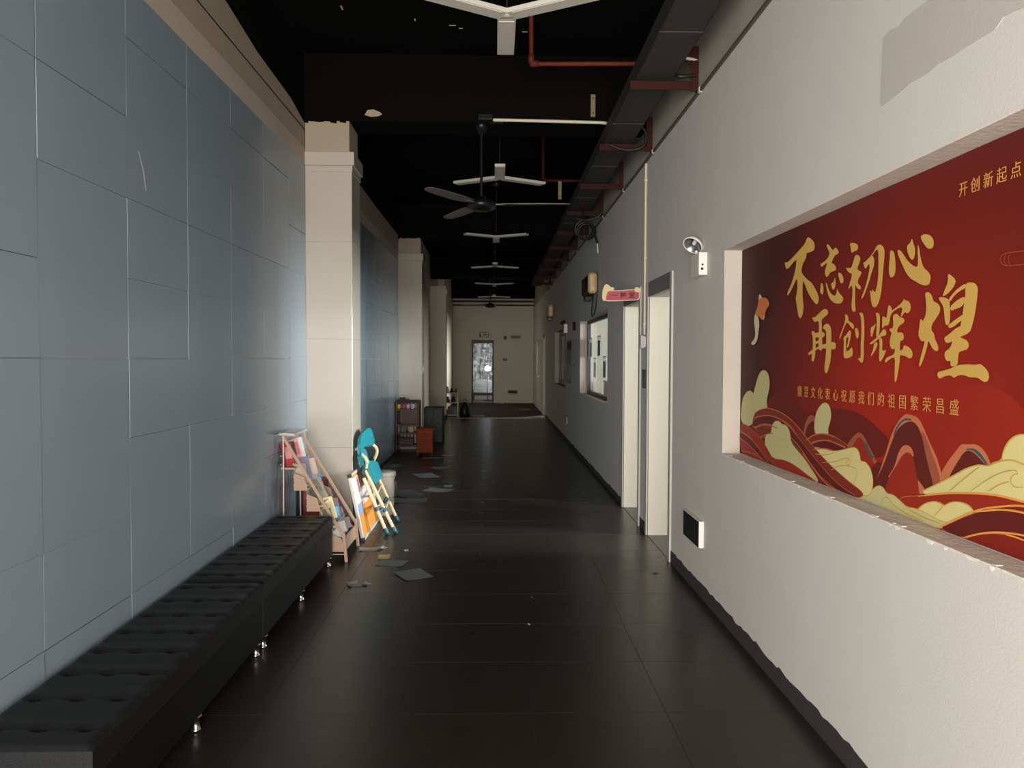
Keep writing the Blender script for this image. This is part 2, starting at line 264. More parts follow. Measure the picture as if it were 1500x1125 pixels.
SHAPES = [
 ('printed_sun','sun',1,[(2447,1079),(2463,1200),(2420,1300),(2335,1373),(2234,1397),(2141,1392),(2063,1367),(1989,1318),(1934,1256),(1930,1159)]),
 ('printed_hill','haze',1,[(4347,999),(4209,1091),(3988,1225),(3788,1311),(3603,1295),(3479,1219),(3261,1252),(3105,1270),(2928,1265),(2784,1217),(2681,1177),(2765,1102),(3518,1004)]),
 ('printed_mountain','rim2',1,[(3476,1135),(3450,1180),(3424,1209),(3391,1224),(3346,1222),(3294,1188),(3268,1149),(3394,1116)]),
 ('printed_mountain','dark',1,[(3454,1121),(3429,1166),(3397,1190),(3345,1204),(3294,1188),(3279,1138),(3368,1119)]),
 ('printed_mountain','rim2',1,[(3048,1109),(3018,1145),(2968,1178),(2928,1192),(2894,1181),(2850,1145),(2802,1107),(2765,1073),(2933,1044)]),
 ('printed_mountain','red2',1,[(3006,1109),(2967,1151),(2928,1177),(2898,1162),(2858,1126),(2820,1096),(2791,1064),(2933,1054)]),
 ('printed_stripe','teal',0,[(2893,1167),(2864,1152),(2849,1127),(2816,1114),(2811,1106),(2844,1108),(2873,1134)]),
 ('printed_mountain','dark',1,[(2856,1036),(2807,1091),(2768,1103),(2719,1075),(2737,1025),(2825,1011)]),
 ('printed_mountain','rim',1,[(2814,994),(2805,1015),(2758,1084),(2722,1149),(2687,1213),(2644,1258),(2601,1284),(2559,1281),(2518,1276),(2485,1244),(2453,1205),(2421,1175),(2398,1145),(2382,1114),(2359,1077),(2477,1032)]),
 ('printed_mountain','rim2',1,[(2505,1238),(2477,1224),(2436,1169),(2405,1132),(2381,1082),(2447,1054),(2466,1136),(2491,1193)]),
 ('printed_mountain','dark',1,[(2814,994),(2805,1019),(2739,1095),(2686,1185),(2643,1235),(2575,1263),(2525,1254),(2492,1214),(2474,1165),(2449,1117),(2417,1059),(2477,1028),(2626,998)]),
 ('printed_mountain','rim',1,[(2714,1052),(2665,1096),(2640,1154),(2606,1179),(2572,1180),(2551,1169),(2538,1144),(2588,1151),(2622,1134),(2656,1097),(2691,1060)]),
 ('printed_mountain','rim',1,[(2519,1077),(2502,1069),(2470,1051),(2478,1037),(2509,1027)]),
 ('printed_mountain','red2',1,[(2735,997),(2696,1064),(2652,1103),(2622,1139),(2580,1160),(2546,1147),(2528,1106),(2506,1045),(2505,1019),(2697,985)]),
 ('printed_stripe','teal',0,[(2678,1200),(2663,1229),(2635,1254),(2597,1270),(2559,1268),(2563,1262),(2601,1262),(2630,1248),(2652,1228),(2670,1199)]),
 ('printed_mountain','rim',1,[(2389,1109),(2355,1151),(2308,1193),(2282,1217),(2256,1218),(2212,1224),(2181,1215),(2156,1196),(2137,1168),(2190,1150),(2318,1092),(2381,1086)]),
 ('printed_mountain','dark',1,[(2350,1099),(2307,1153),(2262,1201),(2223,1201),(2179,1178),(2158,1166),(2221,1149),(2285,1121)]),
 ('printed_stripe','teal',0,[(2262,1204),(2224,1211),(2198,1205),(2174,1190),(2154,1172),(2164,1169),(2186,1186),(2211,1198),(2230,1204),(2259,1201)]),
 ('printed_cloud','cream',1,[(2501,1037),(2418,1072),(2319,1116),(2253,1149),(2191,1168),(2155,1168),(2132,1182),(2098,1191),(2090,1214),(2072,1242),(2046,1262),(2011,1271),(1974,1272),(1925,1260),(1878,1262),(1816,1237),(1803,1099),(1873,1098),(2004,1093),(2072,1093),(2158,1086),(2283,1068),(2424,1037)]),
 ('printed_ribbon','red2',1,[(2652,995),(2501,1026),(2387,1052),(2284,1072),(2129,1094),(2004,1098),(1895,1097),(1803,1089),(1802,1068),(1895,1080),(2004,1086),(2082,1069),(2139,1053),(2211,1027),(2314,977),(2459,947),(2556,957)]),
 ('printed_cloud','cream',1,[(2515,974),(2507,986),(2469,1008),(2416,1024),(2379,1025),(2361,1020),(2323,1039),(2276,1047),(2237,1045),(2208,1031),(2248,1006),(2341,963),(2414,960),(2475,965)]),
 ('printed_cloud','cream2',1,[(2939,953),(2885,969),(2833,971),(2824,992),(2775,1017),(2736,1014),(2716,996),(2670,1001),(2625,989),(2581,974),(2515,982),(2444,975),(2356,968),(2314,977),(2369,947),(2474,935),(2668,931),(2937,918)]),
 ('printed_ribbon','dark2',1,[(2391,944),(2328,974),(2274,1000),(2186,1038),(2093,1061),(2004,1073),(1894,1064),(1801,1049),(1798,944),(1891,976),(2001,1002),(2097,997),(2184,972),(2265,940)]),
 ('printed_ribbon','red3',1,[(2272,936),(2215,961),(2172,976),(2096,995),(2001,1000),(1891,983),(1798,944),(1793,820),(1998,928),(2123,932)]),
 ('printed_cloud','cream2',1,[(4359,1106),(4346,1215),(4312,1263),(4220,1300),(4140,1284),(4109,1247),(4101,1197),(4162,1103)]),
 ('printed_cloud','cream2',1,[(4156,1193),(4159,1264),(4122,1317),(4067,1388),(4003,1410),(3940,1402),(3904,1367),(3905,1318),(3935,1275),(3943,1244),(3924,1211),(4059,1187)]),
 ('printed_cloud','cream2',1,[(3342,1137),(3345,1204),(3321,1247),(3273,1278),(3230,1286),(3195,1275),(3176,1242),(3186,1207),(3209,1180),(3198,1146)]),
 ('printed_ribbon','red4',1,[(3433,1102),(3368,1135),(3268,1154),(3173,1159),(3082,1143),(3007,1128),(3037,1096),(3124,1088),(3241,1097),(3366,1080)]),
 ('printed_ribbon','dark2',1,[(3393,1093),(3291,1122),(3195,1132),(3115,1125),(3027,1118),(3091,1099),(3147,1088),(3241,1096),(3360,1079)]),
 ('printed_cloud','cream',1,[(3392,1085),(3265,1093),(3147,1092),(3038,1115),(2986,1128),(2946,1130),(2920,1110),(2914,1083),(2876,1088),(2837,1071),(2813,1035),(2816,995),(2843,964),(2929,958),(3032,969),(3167,1001),(3288,1045)]),
 ('printed_ribbon','red4',1,[(4163,1128),(4117,1189),(3951,1220),(3813,1218),(3653,1198),(3504,1154),(3393,1106),(3240,1051),(3033,997),(2871,970),(2919,942),(3053,942),(3188,958),(3337,1008),(3530,1091),(3681,1127),(3810,1145),(3983,1137),(4132,1092)]),
 ('printed_ribbon','dark2',1,[(4163,1115),(4125,1154),(3967,1181),(3811,1183),(3682,1167),(3561,1127),(3446,1084),(3339,1044),(3214,1000),(3075,962),(2919,946),(2989,929),(3142,946),(3324,984),(3444,1031),(3558,1072),(3680,1116),(3810,1142),(3983,1140),(4123,1106)]),
 ('printed_ribbon','red4',1,[(4132,1092),(4020,1127),(3877,1139),(3850,1094),(3972,1070),(4035,1051)]),
 ('printed_cloud','cream2',1,[(3962,1052),(3945,1085),(3867,1098),(3860,1141),(3811,1165),(3754,1167),(3729,1154),(3666,1157),(3620,1127),(3610,1083),(3543,1057),(3444,1025),(3363,989),(3272,945),(3387,943),(3554,962),(3722,985),(3854,980),(3942,1011)]),
 ('printed_ribbon','red2',1,[(3854,974),(3675,992),(3526,979),(3388,956),(3284,941),(3440,919),(3642,932),(3818,937)]),
 ('printed_ribbon','red2',1,[(4370,1112),(4212,1105),(4036,1063),(3889,1005),(3794,940),(3975,934),(4363,933)]),
 ('printed_ribbon','dark2',1,[(4368,1064),(4210,1046),(4033,1007),(3923,971),(3810,941),(3887,939),(4032,964),(4188,1003),(4367,1024)]),
 ('printed_fish','white',1,[(4129,1713),(4086,1688),(4063,1643),(4079,1602),(4094,1560),(4148,1536),(4206,1546),(4128,1575),(4130,1617),(4153,1668)]),
 ('printed_fish','white',1,[(4078,1803),(4028,1785),(4051,1743),(4085,1760)]),
 ('printed_fish','white',1,[(4013,1705),(3977,1709),(3991,1664),(4023,1666)]),
 ('printed_fish','orange',1,[(4056,1778),(3996,1778),(3944,1765),(3912,1736),(3965,1713),(3988,1687),(4027,1660),(4065,1687),(4111,1684),(4134,1709),(4096,1735),(4085,1766)]),
]
LINES = [
 ('gold',5,[(2509,1023),(2387,1052),(2284,1072),(2129,1095),(2004,1097),(1895,1096)]),
 ('gold',5,[(2391,946),(2328,976),(2274,1003),(2187,1043),(2093,1068),(2004,1088),(1895,1093)]),
 ('gold',5,[(2211,1031),(2139,1048),(2093,1060),(2003,1070),(1894,1064)]),
 ('gold',5,[(2266,943),(2184,974),(2125,991),(2069,1002),(2001,1011),(1893,1015)]),
 ('gold',4,[(2069,997),(2001,1000),(1892,986)]),
 ('gold2',4,[(2486,1043),(2418,1072),(2319,1116),(2253,1149),(2191,1168)]),
 ('gold2',3,[(2331,1070),(2240,1131),(2191,1161)]),
 ('gold2',3,[(2226,1087),(2142,1138),(2075,1166),(2032,1175),(2025,1163),(2042,1164),(2057,1144),(2041,1127),(2006,1134)]),
 ('gold2',3,[(2146,1100),(2101,1126),(2063,1139)]),
 ('gold2',4,[(2155,1168),(2098,1190),(2054,1199),(2022,1196),(1971,1188)]),
 ('gold2',4,[(2093,1192),(2088,1218),(2072,1242),(2046,1262),(2011,1271)]),
 ('gold2',3,[(2511,977),(2469,1008),(2416,1024),(2379,1025),(2361,1019),(2414,977)]),
 ('gold2',3,[(2361,1019),(2323,1039),(2276,1047),(2237,1045),(2210,1031)]),
 ('gold2',3,[(2748,948),(2744,972),(2707,988),(2678,970),(2598,953),(2474,948)]),
 ('gold2',3,[(2581,972),(2475,960),(2384,962)]),
 ('gold2',3,[(3263,1033),(3123,1054),(3037,1082),(2995,1082),(3036,1063),(3014,1052),(2994,1068),(2995,1101)]),
 ('gold2',3,[(3167,1016),(3079,1048),(2943,1057),(2937,1026),(2971,988)]),
 ('gold2',3,[(3327,1061),(3216,1069),(3136,1091)]),
 ('gold2',2,[(3757,1056),(3726,1082),(3664,1089),(3632,1064),(3693,1040),(3684,1018)]),
 ('gold2',2,[(3602,1050),(3499,1019),(3389,985),(3310,960)]),
 ('tan',5,[(4135,1156),(3967,1182),(3812,1185),(3651,1167),(3532,1124)]),
 ('tan',5,[(3951,1220),(3796,1218),(3637,1196),(3504,1155),(3393,1106)]),
 ('tan',5,[(4133,1102),(4020,1127),(3877,1139),(3776,1130)]),
 ('tan',5,[(3611,1105),(3515,1077),(3417,1034),(3311,980),(3212,950),(3074,940)]),
 ('tan',5,[(3472,1049),(3363,1010),(3261,967),(3188,944)]),
 ('tan',5,[(4358,1065),(4210,1053),(4033,1001),(3887,945)]),
 ('tan',5,[(4356,1025),(4208,1007),(4070,972),(3975,940)]),
 ('tan',5,[(4342,956),(4187,967),(4069,959)]),
 ('tan',5,[(4035,1060),(3910,1094),(3842,1100)]),
 ('tan',5,[(3393,1098),(3291,1124),(3195,1133),(3104,1127),(3038,1122)]),
 ('tan',5,[(3433,1107),(3355,1141),(3244,1157),(3127,1153)]),
 ('tan',5,[(3353,1076),(3241,1097),(3147,1095)]),
 ('motif',3,[(1977,1741),(2054,1745),(2106,1748),(2122,1734),(2104,1714),(2052,1710),(1976,1707)]),
 ('motif',3,[(2092,1748),(2105,1732),(2090,1713)]),
 ('motif',3,[(2075,1746),(2088,1730),(2074,1711)]),
 ('motif2',4,[(3817,1600),(3562,1595),(3561,1568),(3771,1571)]),
 ('motif2',4,[(3725,1510),(3661,1509),(3662,1548),(3770,1550)]),
 ('motif2',4,[(4316,1900),(4176,1886),(4175,1851),(4315,1860)]),
]
PATCH = [(2599,2516),(2563,2524),(2498,2511),(2469,2523),(2405,2521),(2350,2519),(2305,2520),(2196,2510),(1911,2451),(1735,2398),(1731,2289),(1847,2298),(1906,2310),(1938,2316),(1980,2319),(2013,2302),(2053,2303),(2132,2306),(2188,2305),(2266,2310),(2323,2303),(2418,2308),(2482,2300),(2607,2294),(2612,2319),(2604,2443)]
# ------------------------------------------------------------------ the setting
XL, XR, YB, YE, ZC = -1.56, 1.27, -1.0, 26.3, 3.95
# floor: grout bed with single tiles
b = B(); b.box(-5.2, 5.2, -3.0, YE+0.1, -0.08, -0.0015)
floor = struct(b, 'floor', 'floor_grout')
b = B(); b.hexa([(0.0008,0.0008,-.006),(0.5532,0.0008,-.006),(0.5532,0.5532,-.006),(0.0008,0.5532,-.006),
                 (0.0013,0.0013,0),(0.5527,0.0013,0),(0.5527,0.5527,0),(0.0013,0.5527,0)])
ft = b.build('floor_tile', 'floor_tile', floor)
first = True
for j in range(-4, 34):
    for i in range(-3, 2):
        o = ft if first else ft.copy()
        if not first: COL.objects.link(o)
        first = False
        o.location = (0.158 + 0.554*i - 0.0, 3.22 + 0.554*j - 2.216, 0)
        o.rotation_euler = (random.uniform(-.0002,.0002), random.uniform(-.0002,.0002), 0)
b = B(); b.box(XL, XR, 19.45, 19.58, -0.003, 0.006)
struct(b, 'trim_1', 'casing_grey')
b = B(); b.box(1.27, 5.0, 4.9, YE, -0.003, 0.002)
struct(b, 'floor_2', 'floor_tile')

# left wall
b = B()
b.box(XL-0.2, XL-0.010, YB, 17.2, 0, 3.04, 0)
b.box(XL-0.2, XL, YB, 12.84, 3.04, 3.175, 1)
b.box(XL-0.2, XL-0.006, YB, 17.2, 3.175, 3.34, 2)
b.box(XL-0.2, XL-0.012, YB, 17.2, 3.34, ZC, 3)
b.box(XL-0.2, XL, 12.84, 17.2, 0, 3.175, 4)
b.box(XL-0.2, XL, 17.2, 21.7, 0, ZC, 4)
b.box(XL-0.2, -1.385, 21.7, YE, 0, ZC, 4)
zt = [(-3.3,3.9),(1.2,3.82),(2.5,3.71),(4.7,3.53),(5.3,3.47),(6.15,3.45),(6.58,3.39),(6.98,3.47),(8,3.45),(9.3,3.465),(10.6,3.45),(12.84,3.45)]
for (y0, a), (y1, c) in zip(zt, zt[1:]):
    b.hexa([(XL-0.02,y0,3.33),(XL-0.006,y0,3.33),(XL-0.006,y1,3.33),(XL-0.02,y1,3.33),(XL-0.02,y0,a),(XL-0.006,y0,a),(XL-0.006,y1,c),(XL-0.02,y1,c)], 2)
wl = struct(b, 'wall_left', ['tile_grout','plaster_light','plaster_beige','black_paint','far_wall'])
b = B(); g = 0.0022; h_ = .0007
b.hexa([(XL-.01,g,h_),(XL-.01,.662-g,h_),(XL-.01,.662-g,.339-h_),(XL-.01,g,.339-h_),
        (XL,g+.001,h_),(XL,.662-g-.001,h_),(XL,.662-g-.001,.339-h_),(XL,g+.001,.339-h_)])
wt = b.build('wall_tile', 'wall_tile', wl)
bays = [(2.75-.662*4, 6.58, 0), (6.99, 12.83, 0)]
first = True
for y0, y1, _ in bays:
    n = int((y1-y0)/.662 + .999)
    for i in range(n):
        sy = min(1.0, (y1 - (y0+i*.662))/.662)
        if sy < .05: continue
        for k in range(-1, 9):
            z = .102 + .339*k
            sz = 1.0 if z+.339 < 3.04 else (3.04-z)/.339
            if k == -1: z, sz = 0.0, .102/.339
            o = wt if first else wt.copy()
            if not first: COL.objects.link(o)
            first = False
            o.location = (random.uniform(-.0007,.0004), y0+i*.662, z)
            o.scale = (1, sy, sz)
            o.rotation_euler = (0, random.uniform(-.002,.002), random.uniform(-.0015,.0015))

b = B(); b.add([(XL+.0006,3.52,2.365),(XL+.0006,3.528,2.362),(XL+.0006,3.575,2.285),(XL+.0006,3.598,2.205),(XL+.0006,3.590,2.205),(XL+.0006,3.565,2.285)], [(0,1,2,3,4,5)])
b.build('scratch', 'paper_white', wl)
# the pillars of the left wall, faced with pale tiles, each with a capital and a plastered neck
def pillar(y0, idx):
    y1 = y0+.40; x1 = -1.18
    b = B(); b.box(XL-.005, x1-.012, y0+.012, y1-.012, 0, 3.1)
    p = struct(b, 'pillar', 'pillar_grout')
    for z0, z1 in ((0.0, .72), (.7205, 1.62), (1.6205, 2.42), (2.4205, 3.02)):
        t = B(); t.box(XL, x1-.0015, y0, y0+.014, z0+.0004, z1); t.build('pillar_tile', 'pillar_tile', p, bevel=.0015, seg=1)
        t = B(); t.box(x1-.014, x1, y0+.0015, y1-.0015, z0+.0004, z1); t.build('pillar_tile', 'pillar_tile', p, bevel=.0015, seg=1)
        t = B(); t.box(XL, x1-.0015, y1-.014, y1, z0+.0004, z1); t.build('pillar_tile', 'pillar_tile', p, bevel=.0015, seg=1)
    c = B(); c.box(XL, x1+.022, y0-.02, y1+.02, 3.04, 3.15); c.box(XL, x1+.006, y0-.008, y1+.008, 2.99, 3.04)
    c.build('capital', 'pillar_tile', p, bevel=.004)
    # ragged plastered neck that the black ceiling paint stops at
    c = B(); n = 14; xa, xb = XL+.001, x1-.02
    for i in range(n):
        u0, u1 = xa+(xb-xa)*i/n, xa+(xb-xa)*(i+1)/n
        c.box(u0, u1, y0, y1, 3.15, 3.405-random.uniform(0,.022))
    c.build('neck', 'plaster_beige', p)
    return p
pillar(6.58, 0); pillar(12.83, 1)
b = B(); b.box(XL, -1.18, 19.05, 19.45, 0, 3.2); b.box(XL, -1.15, 19.02, 19.48, 3.0, 3.12)
pl = struct(b, 'pillar', 'far_wall')
b = B(); b.box(XL, -1.165, 19.03, 19.47, 0, .1); b.build('plinth', 'skirting_black', pl)

# black ceiling and its downstand beams
b = B(); b.box(-5.2, 5.2, -3.1, YE+.2, ZC, ZC+.1)
ceil = struct(b, 'ceiling', 'black_paint')
for y in (6.58, 12.83, 19.05, 25.2):
    c = B(); c.box(XL-.01, XR+.01, y, y+.4, 3.405, ZC+.01); bm_ = c.build('beam', 'black_paint', ceil)
    if y < 7:
        pk = B(); pk.add([(-1.075,y-.002,3.455),(-1.02,y-.002,3.44),(-.96,y-.002,3.446),(-.93,y-.002,3.462),(-.95,y-.002,3.48),(-1.0,y-.002,3.50),(-1.05,y-.002,3.495)]
                        +[(-1.075,y+.003,3.455),(-1.02,y+.003,3.44),(-.96,y+.003,3.446),(-.93,y+.003,3.462),(-.95,y+.003,3.48),(-1.0,y+.003,3.50),(-1.05,y+.003,3.495)],
                        [tuple(range(7))]+[(i,(i+1)%7,7+(i+1)%7,7+i) for i in range(7)])
        pk.build('peeled_patch', 'plaster_beige', bm_)
# pale scratches where the ceiling paint has flaked
b = B()
for (x, y, dx, dy) in ((-1.18,5.0,.01,.05),(-1.1,5.7,.012,.06),(-.9,5.3,.006,.03),(-.35,6.0,.05,.008),(-.28,6.05,.03,.006),(.2,6.1,.04,.008),(-1.25,4.9,.03,.02),(-.6,5.9,.01,.03),(-.15,7.9,.01,.01)):
    b.box(x, x+dx, y, y+dy, ZC-.003, ZC+.001)
o = b.build('flaked_paint', 'plaster_light', ceil); o['kind'] = 'stuff'

# right wall with its recess, doors and windows (each interval of the wall carries its own openings)
T = .2
OPEN = [(.30, 4.385, .935, 2.07, 'recess'), (5.70, 6.52, 0, 2.03, 'door'), (6.93, 7.76, 0, 2.03, 'door'), (8.92, 11.80, .95, 2.03, 'win'),
        (14.2, 16.8, .95, 2.03, 'win'), (19.95, 20.75, 0, 2.05, 'door'), (22.7, 24.2, .95, 2.03, 'win')]
ZU = 3.14
b = B(); y = YB
for y0, y1, z0, z1, kind in OPEN:
    b.box(XR, XR+T, y, y0, 0, ZU)
    if z0 > 0: b.box(XR, XR+T, y0, y1, 0, z0)
    b.box(XR, XR+T, y0, y1, z1, ZU)
    if kind == 'recess':
        b.box(XR+.1, XR+T, y0, y1, z0, z1)
    y = y1
b.box(XR, XR+T, y, YE, 0, ZU)
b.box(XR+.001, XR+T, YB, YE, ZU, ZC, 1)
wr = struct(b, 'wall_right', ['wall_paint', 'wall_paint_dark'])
# plastered reveals of the recess and of the windows
def lining(y0, y1, z0, z1, d, m, name, parent, t=.004, sides='btlr', x0=XR):
    b = B()
    if 't' in sides: b.box(x0-.001, x0+d, y0, y1, z1-t, z1+.002)
    if 'b' in sides: b.box(x0-.001, x0+d, y0, y1, z0-.002, z0+t)
    if 'l' in sides: b.box(x0-.001, x0+d, y1-t, y1+.002, z0, z1)
    if 'r' in sides: b.box(x0-.001, x0+d, y0-.002, y0+t, z0, z1)
    return b.build(name, m, parent)
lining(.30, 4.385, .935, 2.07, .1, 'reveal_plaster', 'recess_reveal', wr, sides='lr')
lining(.30, 4.385, .935, 2.07, .1, 'soffit_plaster_lit', 'recess_soffit', wr, sides='t')
lining(.30, 4.385, .935, 2.07, .1, 'sill_plaster_lit', 'recess_sill', wr, sides='b')
lining(8.92, 11.80, .95, 2.03, .1, 'reveal_plaster', 'window_reveal', wr)
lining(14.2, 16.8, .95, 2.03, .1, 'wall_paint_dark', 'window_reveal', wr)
# lighter flakes of broken plaster along the sill's front edge
b = B(); yy = .5
while yy < 4.3:
    w = random.uniform(.015, .06); h = random.uniform(.003, .012)
    pts = [(XR-.002, yy, .936), (XR-.002, yy+w, .936), (XR-.002, yy+w*.7, .936-h), (XR-.002, yy+w*.3, .936-h*random.uniform(.5,1.1))]
    b.add(pts + [(p[0]+.004, p[1], p[2]) for p in pts], [(0,1,2,3),(7,6,5,4)]+[(i,(i+1)%4,4+(i+1)%4,4+i) for i in range(4)])
    if random.random() < .5:
        b.box(XR+.004, XR+.004+random.uniform(.006,.02), yy, yy+w*.8, .938, .9405)
    yy += w + random.uniform(.01, .16)
o = b.build('broken_plaster', 'chip_white', wr); o['kind'] = 'stuff'

def flat(poly, x, t, name, m, parent):
    """flat shape of (y, z) mm points on a plane facing the corridor, t thick"""
    pv = [Vector((x, p[0]/1000, p[1]/1000)) for p in poly]
    tris = tessellate_polygon([pv]); n = len(pv)
    b = B(); b.add(pv + [v+Vector((t,0,0)) for v in pv], [tuple(q) for q in tris] + [(i,(i+1)%n,n+(i+1)%n,n+i) for i in range(n)])
    return b.build(name, m, parent)
flat(PATCH, XR-.0015, .003, 'putty_patch', 'putty_patch', wr)

# skirting of the right wall: black paint with a ragged upper edge
def skirting(x, y0, y1, h, name, side=1):
    b = B(); y = y0; hh = h
    while y < y1:
        s = min(random.uniform(.03, .09), y1-y); h2 = h+random.uniform(-.012, .010)
        xa, xb = (x-.003, x+.002) if side > 0 else (x-.002, x+.003)
        b.hexa([(xa,y,-.001),(xb,y,-.001),(xb,y+s,-.001),(xa,y+s,-.001),(xa,y,hh),(xb,y,hh),(xb,y+s,h2),(xa,y+s,h2)])
        hh = h2; y += s
    return struct(b, name, 'skirting_black')
skirting(XR, YB, 5.64, .085, 'baseboard_right')
skirting(XR, 6.59, 6.87, .085, 'baseboard_right')
skirting(XR, 7.83, 19.88, .07, 'baseboard_right')
skirting(XL, 12.9, 19.0, .09, 'baseboard_left', -1)

# doors on the right, standing open into the rooms
def side_door(n, y0, y1, zt):
    r = thing('door_%d' % n, (XR, (y0+y1)/2, 0), None, None); r['kind'] = 'structure'
    b = B(); w = .065     # casing on the corridor side
    b.box(XR-.014, XR+.03, y0-w, y0, 0, zt+w); b.box(XR-.014, XR+.03, y1, y1+w*.75, 0, zt+w)
    b.build('casing', 'casing_grey', r, bevel=.003)
    b = B(); b.box(XR-.012, XR+.03, y0, y1, zt-.055, zt+w); b.build('casing_head', 'casing_dark', r, bevel=.003)
    b = B(); b.box(XR+.03, XR+.235, y1-.012, y1, 0, zt); b.box(XR+.03, XR+.235, y0, y0+.012, 0, zt); b.box(XR+.03, XR+.235, y0+.012, y1-.012, zt-.055, zt)
    b.box(XR+.002, XR+.03, y1-.012, y1, 0, zt-.055)
    b.build('lining', 'cream_paint', r)
    leaf = B(); leaf.box(XR+.24, XR+.24+(y1-y0-.03), y0+.005, y0+.045, .008, zt-.06); lf = leaf.build('door_leaf', 'cream_paint', r, bevel=.003)
    h = B(); h.tube([(XR+.95, y0+.045, 1.0), (XR+.95, y0+.085, 1.0), (XR+.86, y0+.085, 1.0)], .009, 8); h.build('handle', 'steel', lf)
    for z in (.27, 1.12, 1.62):
        h = B(); h.box(XR+.03, XR+.034, y0+.012, y0+.024, z, z+.13); h.tube([(XR+.036, y0+.022, z), (XR+.036, y0+.022, z+.13)], .011, 8)
        h.build('hinge', 'hinge_black', r)
    return r
side_door(1, 5.70, 6.52, 2.03)
side_door(2, 6.93, 7.76, 2.03)
side_door(3, 19.95, 20.75, 2.05)

glass = bpy.data.materials.new('window_glass'); glass.use_nodes = True
nt = glass.node_tree; nt.nodes.clear()
o_ = nt.nodes.new('ShaderNodeOutputMaterial'); mxs = nt.nodes.new('ShaderNodeMixShader'); tr = nt.nodes.new('ShaderNodeBsdfTransparent'); gl = nt.nodes.new('ShaderNodeBsdfGlossy')
lw = nt.nodes.new('ShaderNodeFresnel'); lw.inputs[0].default_value = 1.25; gm = nt.nodes.new('ShaderNodeNewGeometry'); ml = nt.nodes.new('ShaderNodeMath'); ml.operation = 'MULTIPLY'; sb = nt.nodes.new('ShaderNodeMath'); sb.operation = 'SUBTRACT'; sb.inputs[0].default_value = 1
nt.links.new(gm.outputs['Backfacing'], sb.inputs[1]); nt.links.new(lw.outputs[0], ml.inputs[0]); nt.links.new(sb.outputs[0], ml.inputs[1]); gl.inputs['Roughness'].default_value = 0.02
tr.inputs[0].default_value = (.93,.95,.95,1)
nt.links.new(ml.outputs[0], mxs.inputs[0]); nt.links.new(tr.outputs[0], mxs.inputs[1]); nt.links.new(gl.outputs[0], mxs.inputs[2]); nt.links.new(mxs.outputs[0], o_.inputs[0])
MATS['window_glass'] = glass

def window(n, y0, y1, z0, z1, x, posts, m='alu_dark', fw=.05):
    r = thing('window_%d' % n, (x, (y0+y1)/2, z0), None, None); r['kind'] = 'structure'
    b = B(); b.box(x, x+.05, y0, y1, z0, z0+fw); b.box(x, x+.05, y0, y1, z1-fw, z1)
    b.box(x, x+.05, y0, y0+fw, z0+fw, z1-fw); b.box(x, x+.05, y1-fw, y1, z0+fw, z1-fw)
    b.build('window_frame', m, r, bevel=.002, seg=1)
    ys = [y0+fw] + posts + [y1-fw]
    for p in posts:
        c = B(); c.box(x+.004, x+.046, p-.018, p+.018, z0+fw, z1-fw); c.build('mullion', m, r)
    for a, c in zip(ys, ys[1:]):
        g = B(); g.box(x+.022, x+.027, a, c, z0+fw, z1-fw); g.build('pane', 'window_glass', r)
    return r
window(1, 8.925, 11.795, .955, 2.025, 1.372, [], fw=.045)
window(2, 14.21, 16.79, .955, 2.025, 1.36, [15.5], fw=.08)
window(3, 22.71, 24.19, .955, 2.025, 1.42, [23.45])
lining(22.7, 24.2, .95, 2.03, .15, 'cream_paint', 'window_reveal', wr)
# rooms on the right: outer wall with ribbon windows, partitions, ceiling
b = B()
def outer(y0, y1, wy0, wy1, z0=1.0, z1=2.5):
    b.box(5.0, 5.2, y0, wy0, 0, ZC); b.box(5.0, 5.2, wy1, y1, 0, ZC); b.box(5.0, 5.2, wy0, wy1, 0, z0); b.box(5.0, 5.2, wy0, wy1, z1, ZC)
outer(4.8, 7.5, 5.0, 5.85); outer(7.5, 12.5, 8.35, 11.65)
b.box(5.0, 5.2, 12.5, 18.5, 0, ZC)
b.box(5.0, 5.2, 18.5, YE+.1, 0, ZC)
b.box(1.47, 5.0, 4.8, 4.9, 0, ZC); b.box(1.47, 5.0, 12.5, 12.6, 0, ZC); b.box(1.47, 5.0, 18.4, 18.5, 0, ZC)
b.box(1.47, 5.0, 4.9, YE, 3.0, 3.05)
struct(b, 'wall_classroom', 'room_wall')
window(4, 5.01, 5.84, 1.01, 2.49, 5.05, [], 'device_white')
window(5, 8.36, 11.64, 1.01, 2.49, 5.05, [9.45, 10.55], 'device_white')

# end wall with its doorway
DX0, DX1, DZ = -.79, -.03, 2.10
b = B(); b.box(-1.7, DX0, YE, YE+.2, 0, ZC); b.box(DX1, 5.2, YE, YE+.2, 0, ZC); b.box(DX0, DX1, YE, YE+.2, DZ, ZC)
struct(b, 'wall_end', 'far_wall')
# wall behind the photographer: header and glazed entrance
b = B(); b.box(-5.2, -1.76, YB-.01, YB+.15, 0, ZC); b.box(1.47, 5.2, YB-.01, YB+.15, 0, ZC); b.box(-1.76, 1.47, YB, YB+.1, 2.46, ZC)
b.box(-5.2, -5.0, -2.9, YB, 0, ZC); b.box(5.0, 5.2, -2.9, YB, 0, ZC)
b.box(-5.2, -2.3, -2.9, -2.7, 0, ZC); b.box(1.1, 5.2, -2.9, -2.7, 0, ZC); b.box(-2.3, 1.1, -2.9, -2.7, 2.36, ZC); b.box(-2.3, 1.1, -2.9, -2.7, 0, .2)
struct(b, 'wall_entrance', 'wall_paint')
r = thing('door_4', (-.6, -2.65, 0), None, None); r['kind'] = 'structure'
b = B()
for k in range(5): b.box(-2.3+.84*k, -2.26+.84*k, -2.69, -2.65, .2, 2.36)
for z in (.2, 1.0, 2.32): b.box(-2.3, 1.1, -2.69, -2.65, z, z+.04)
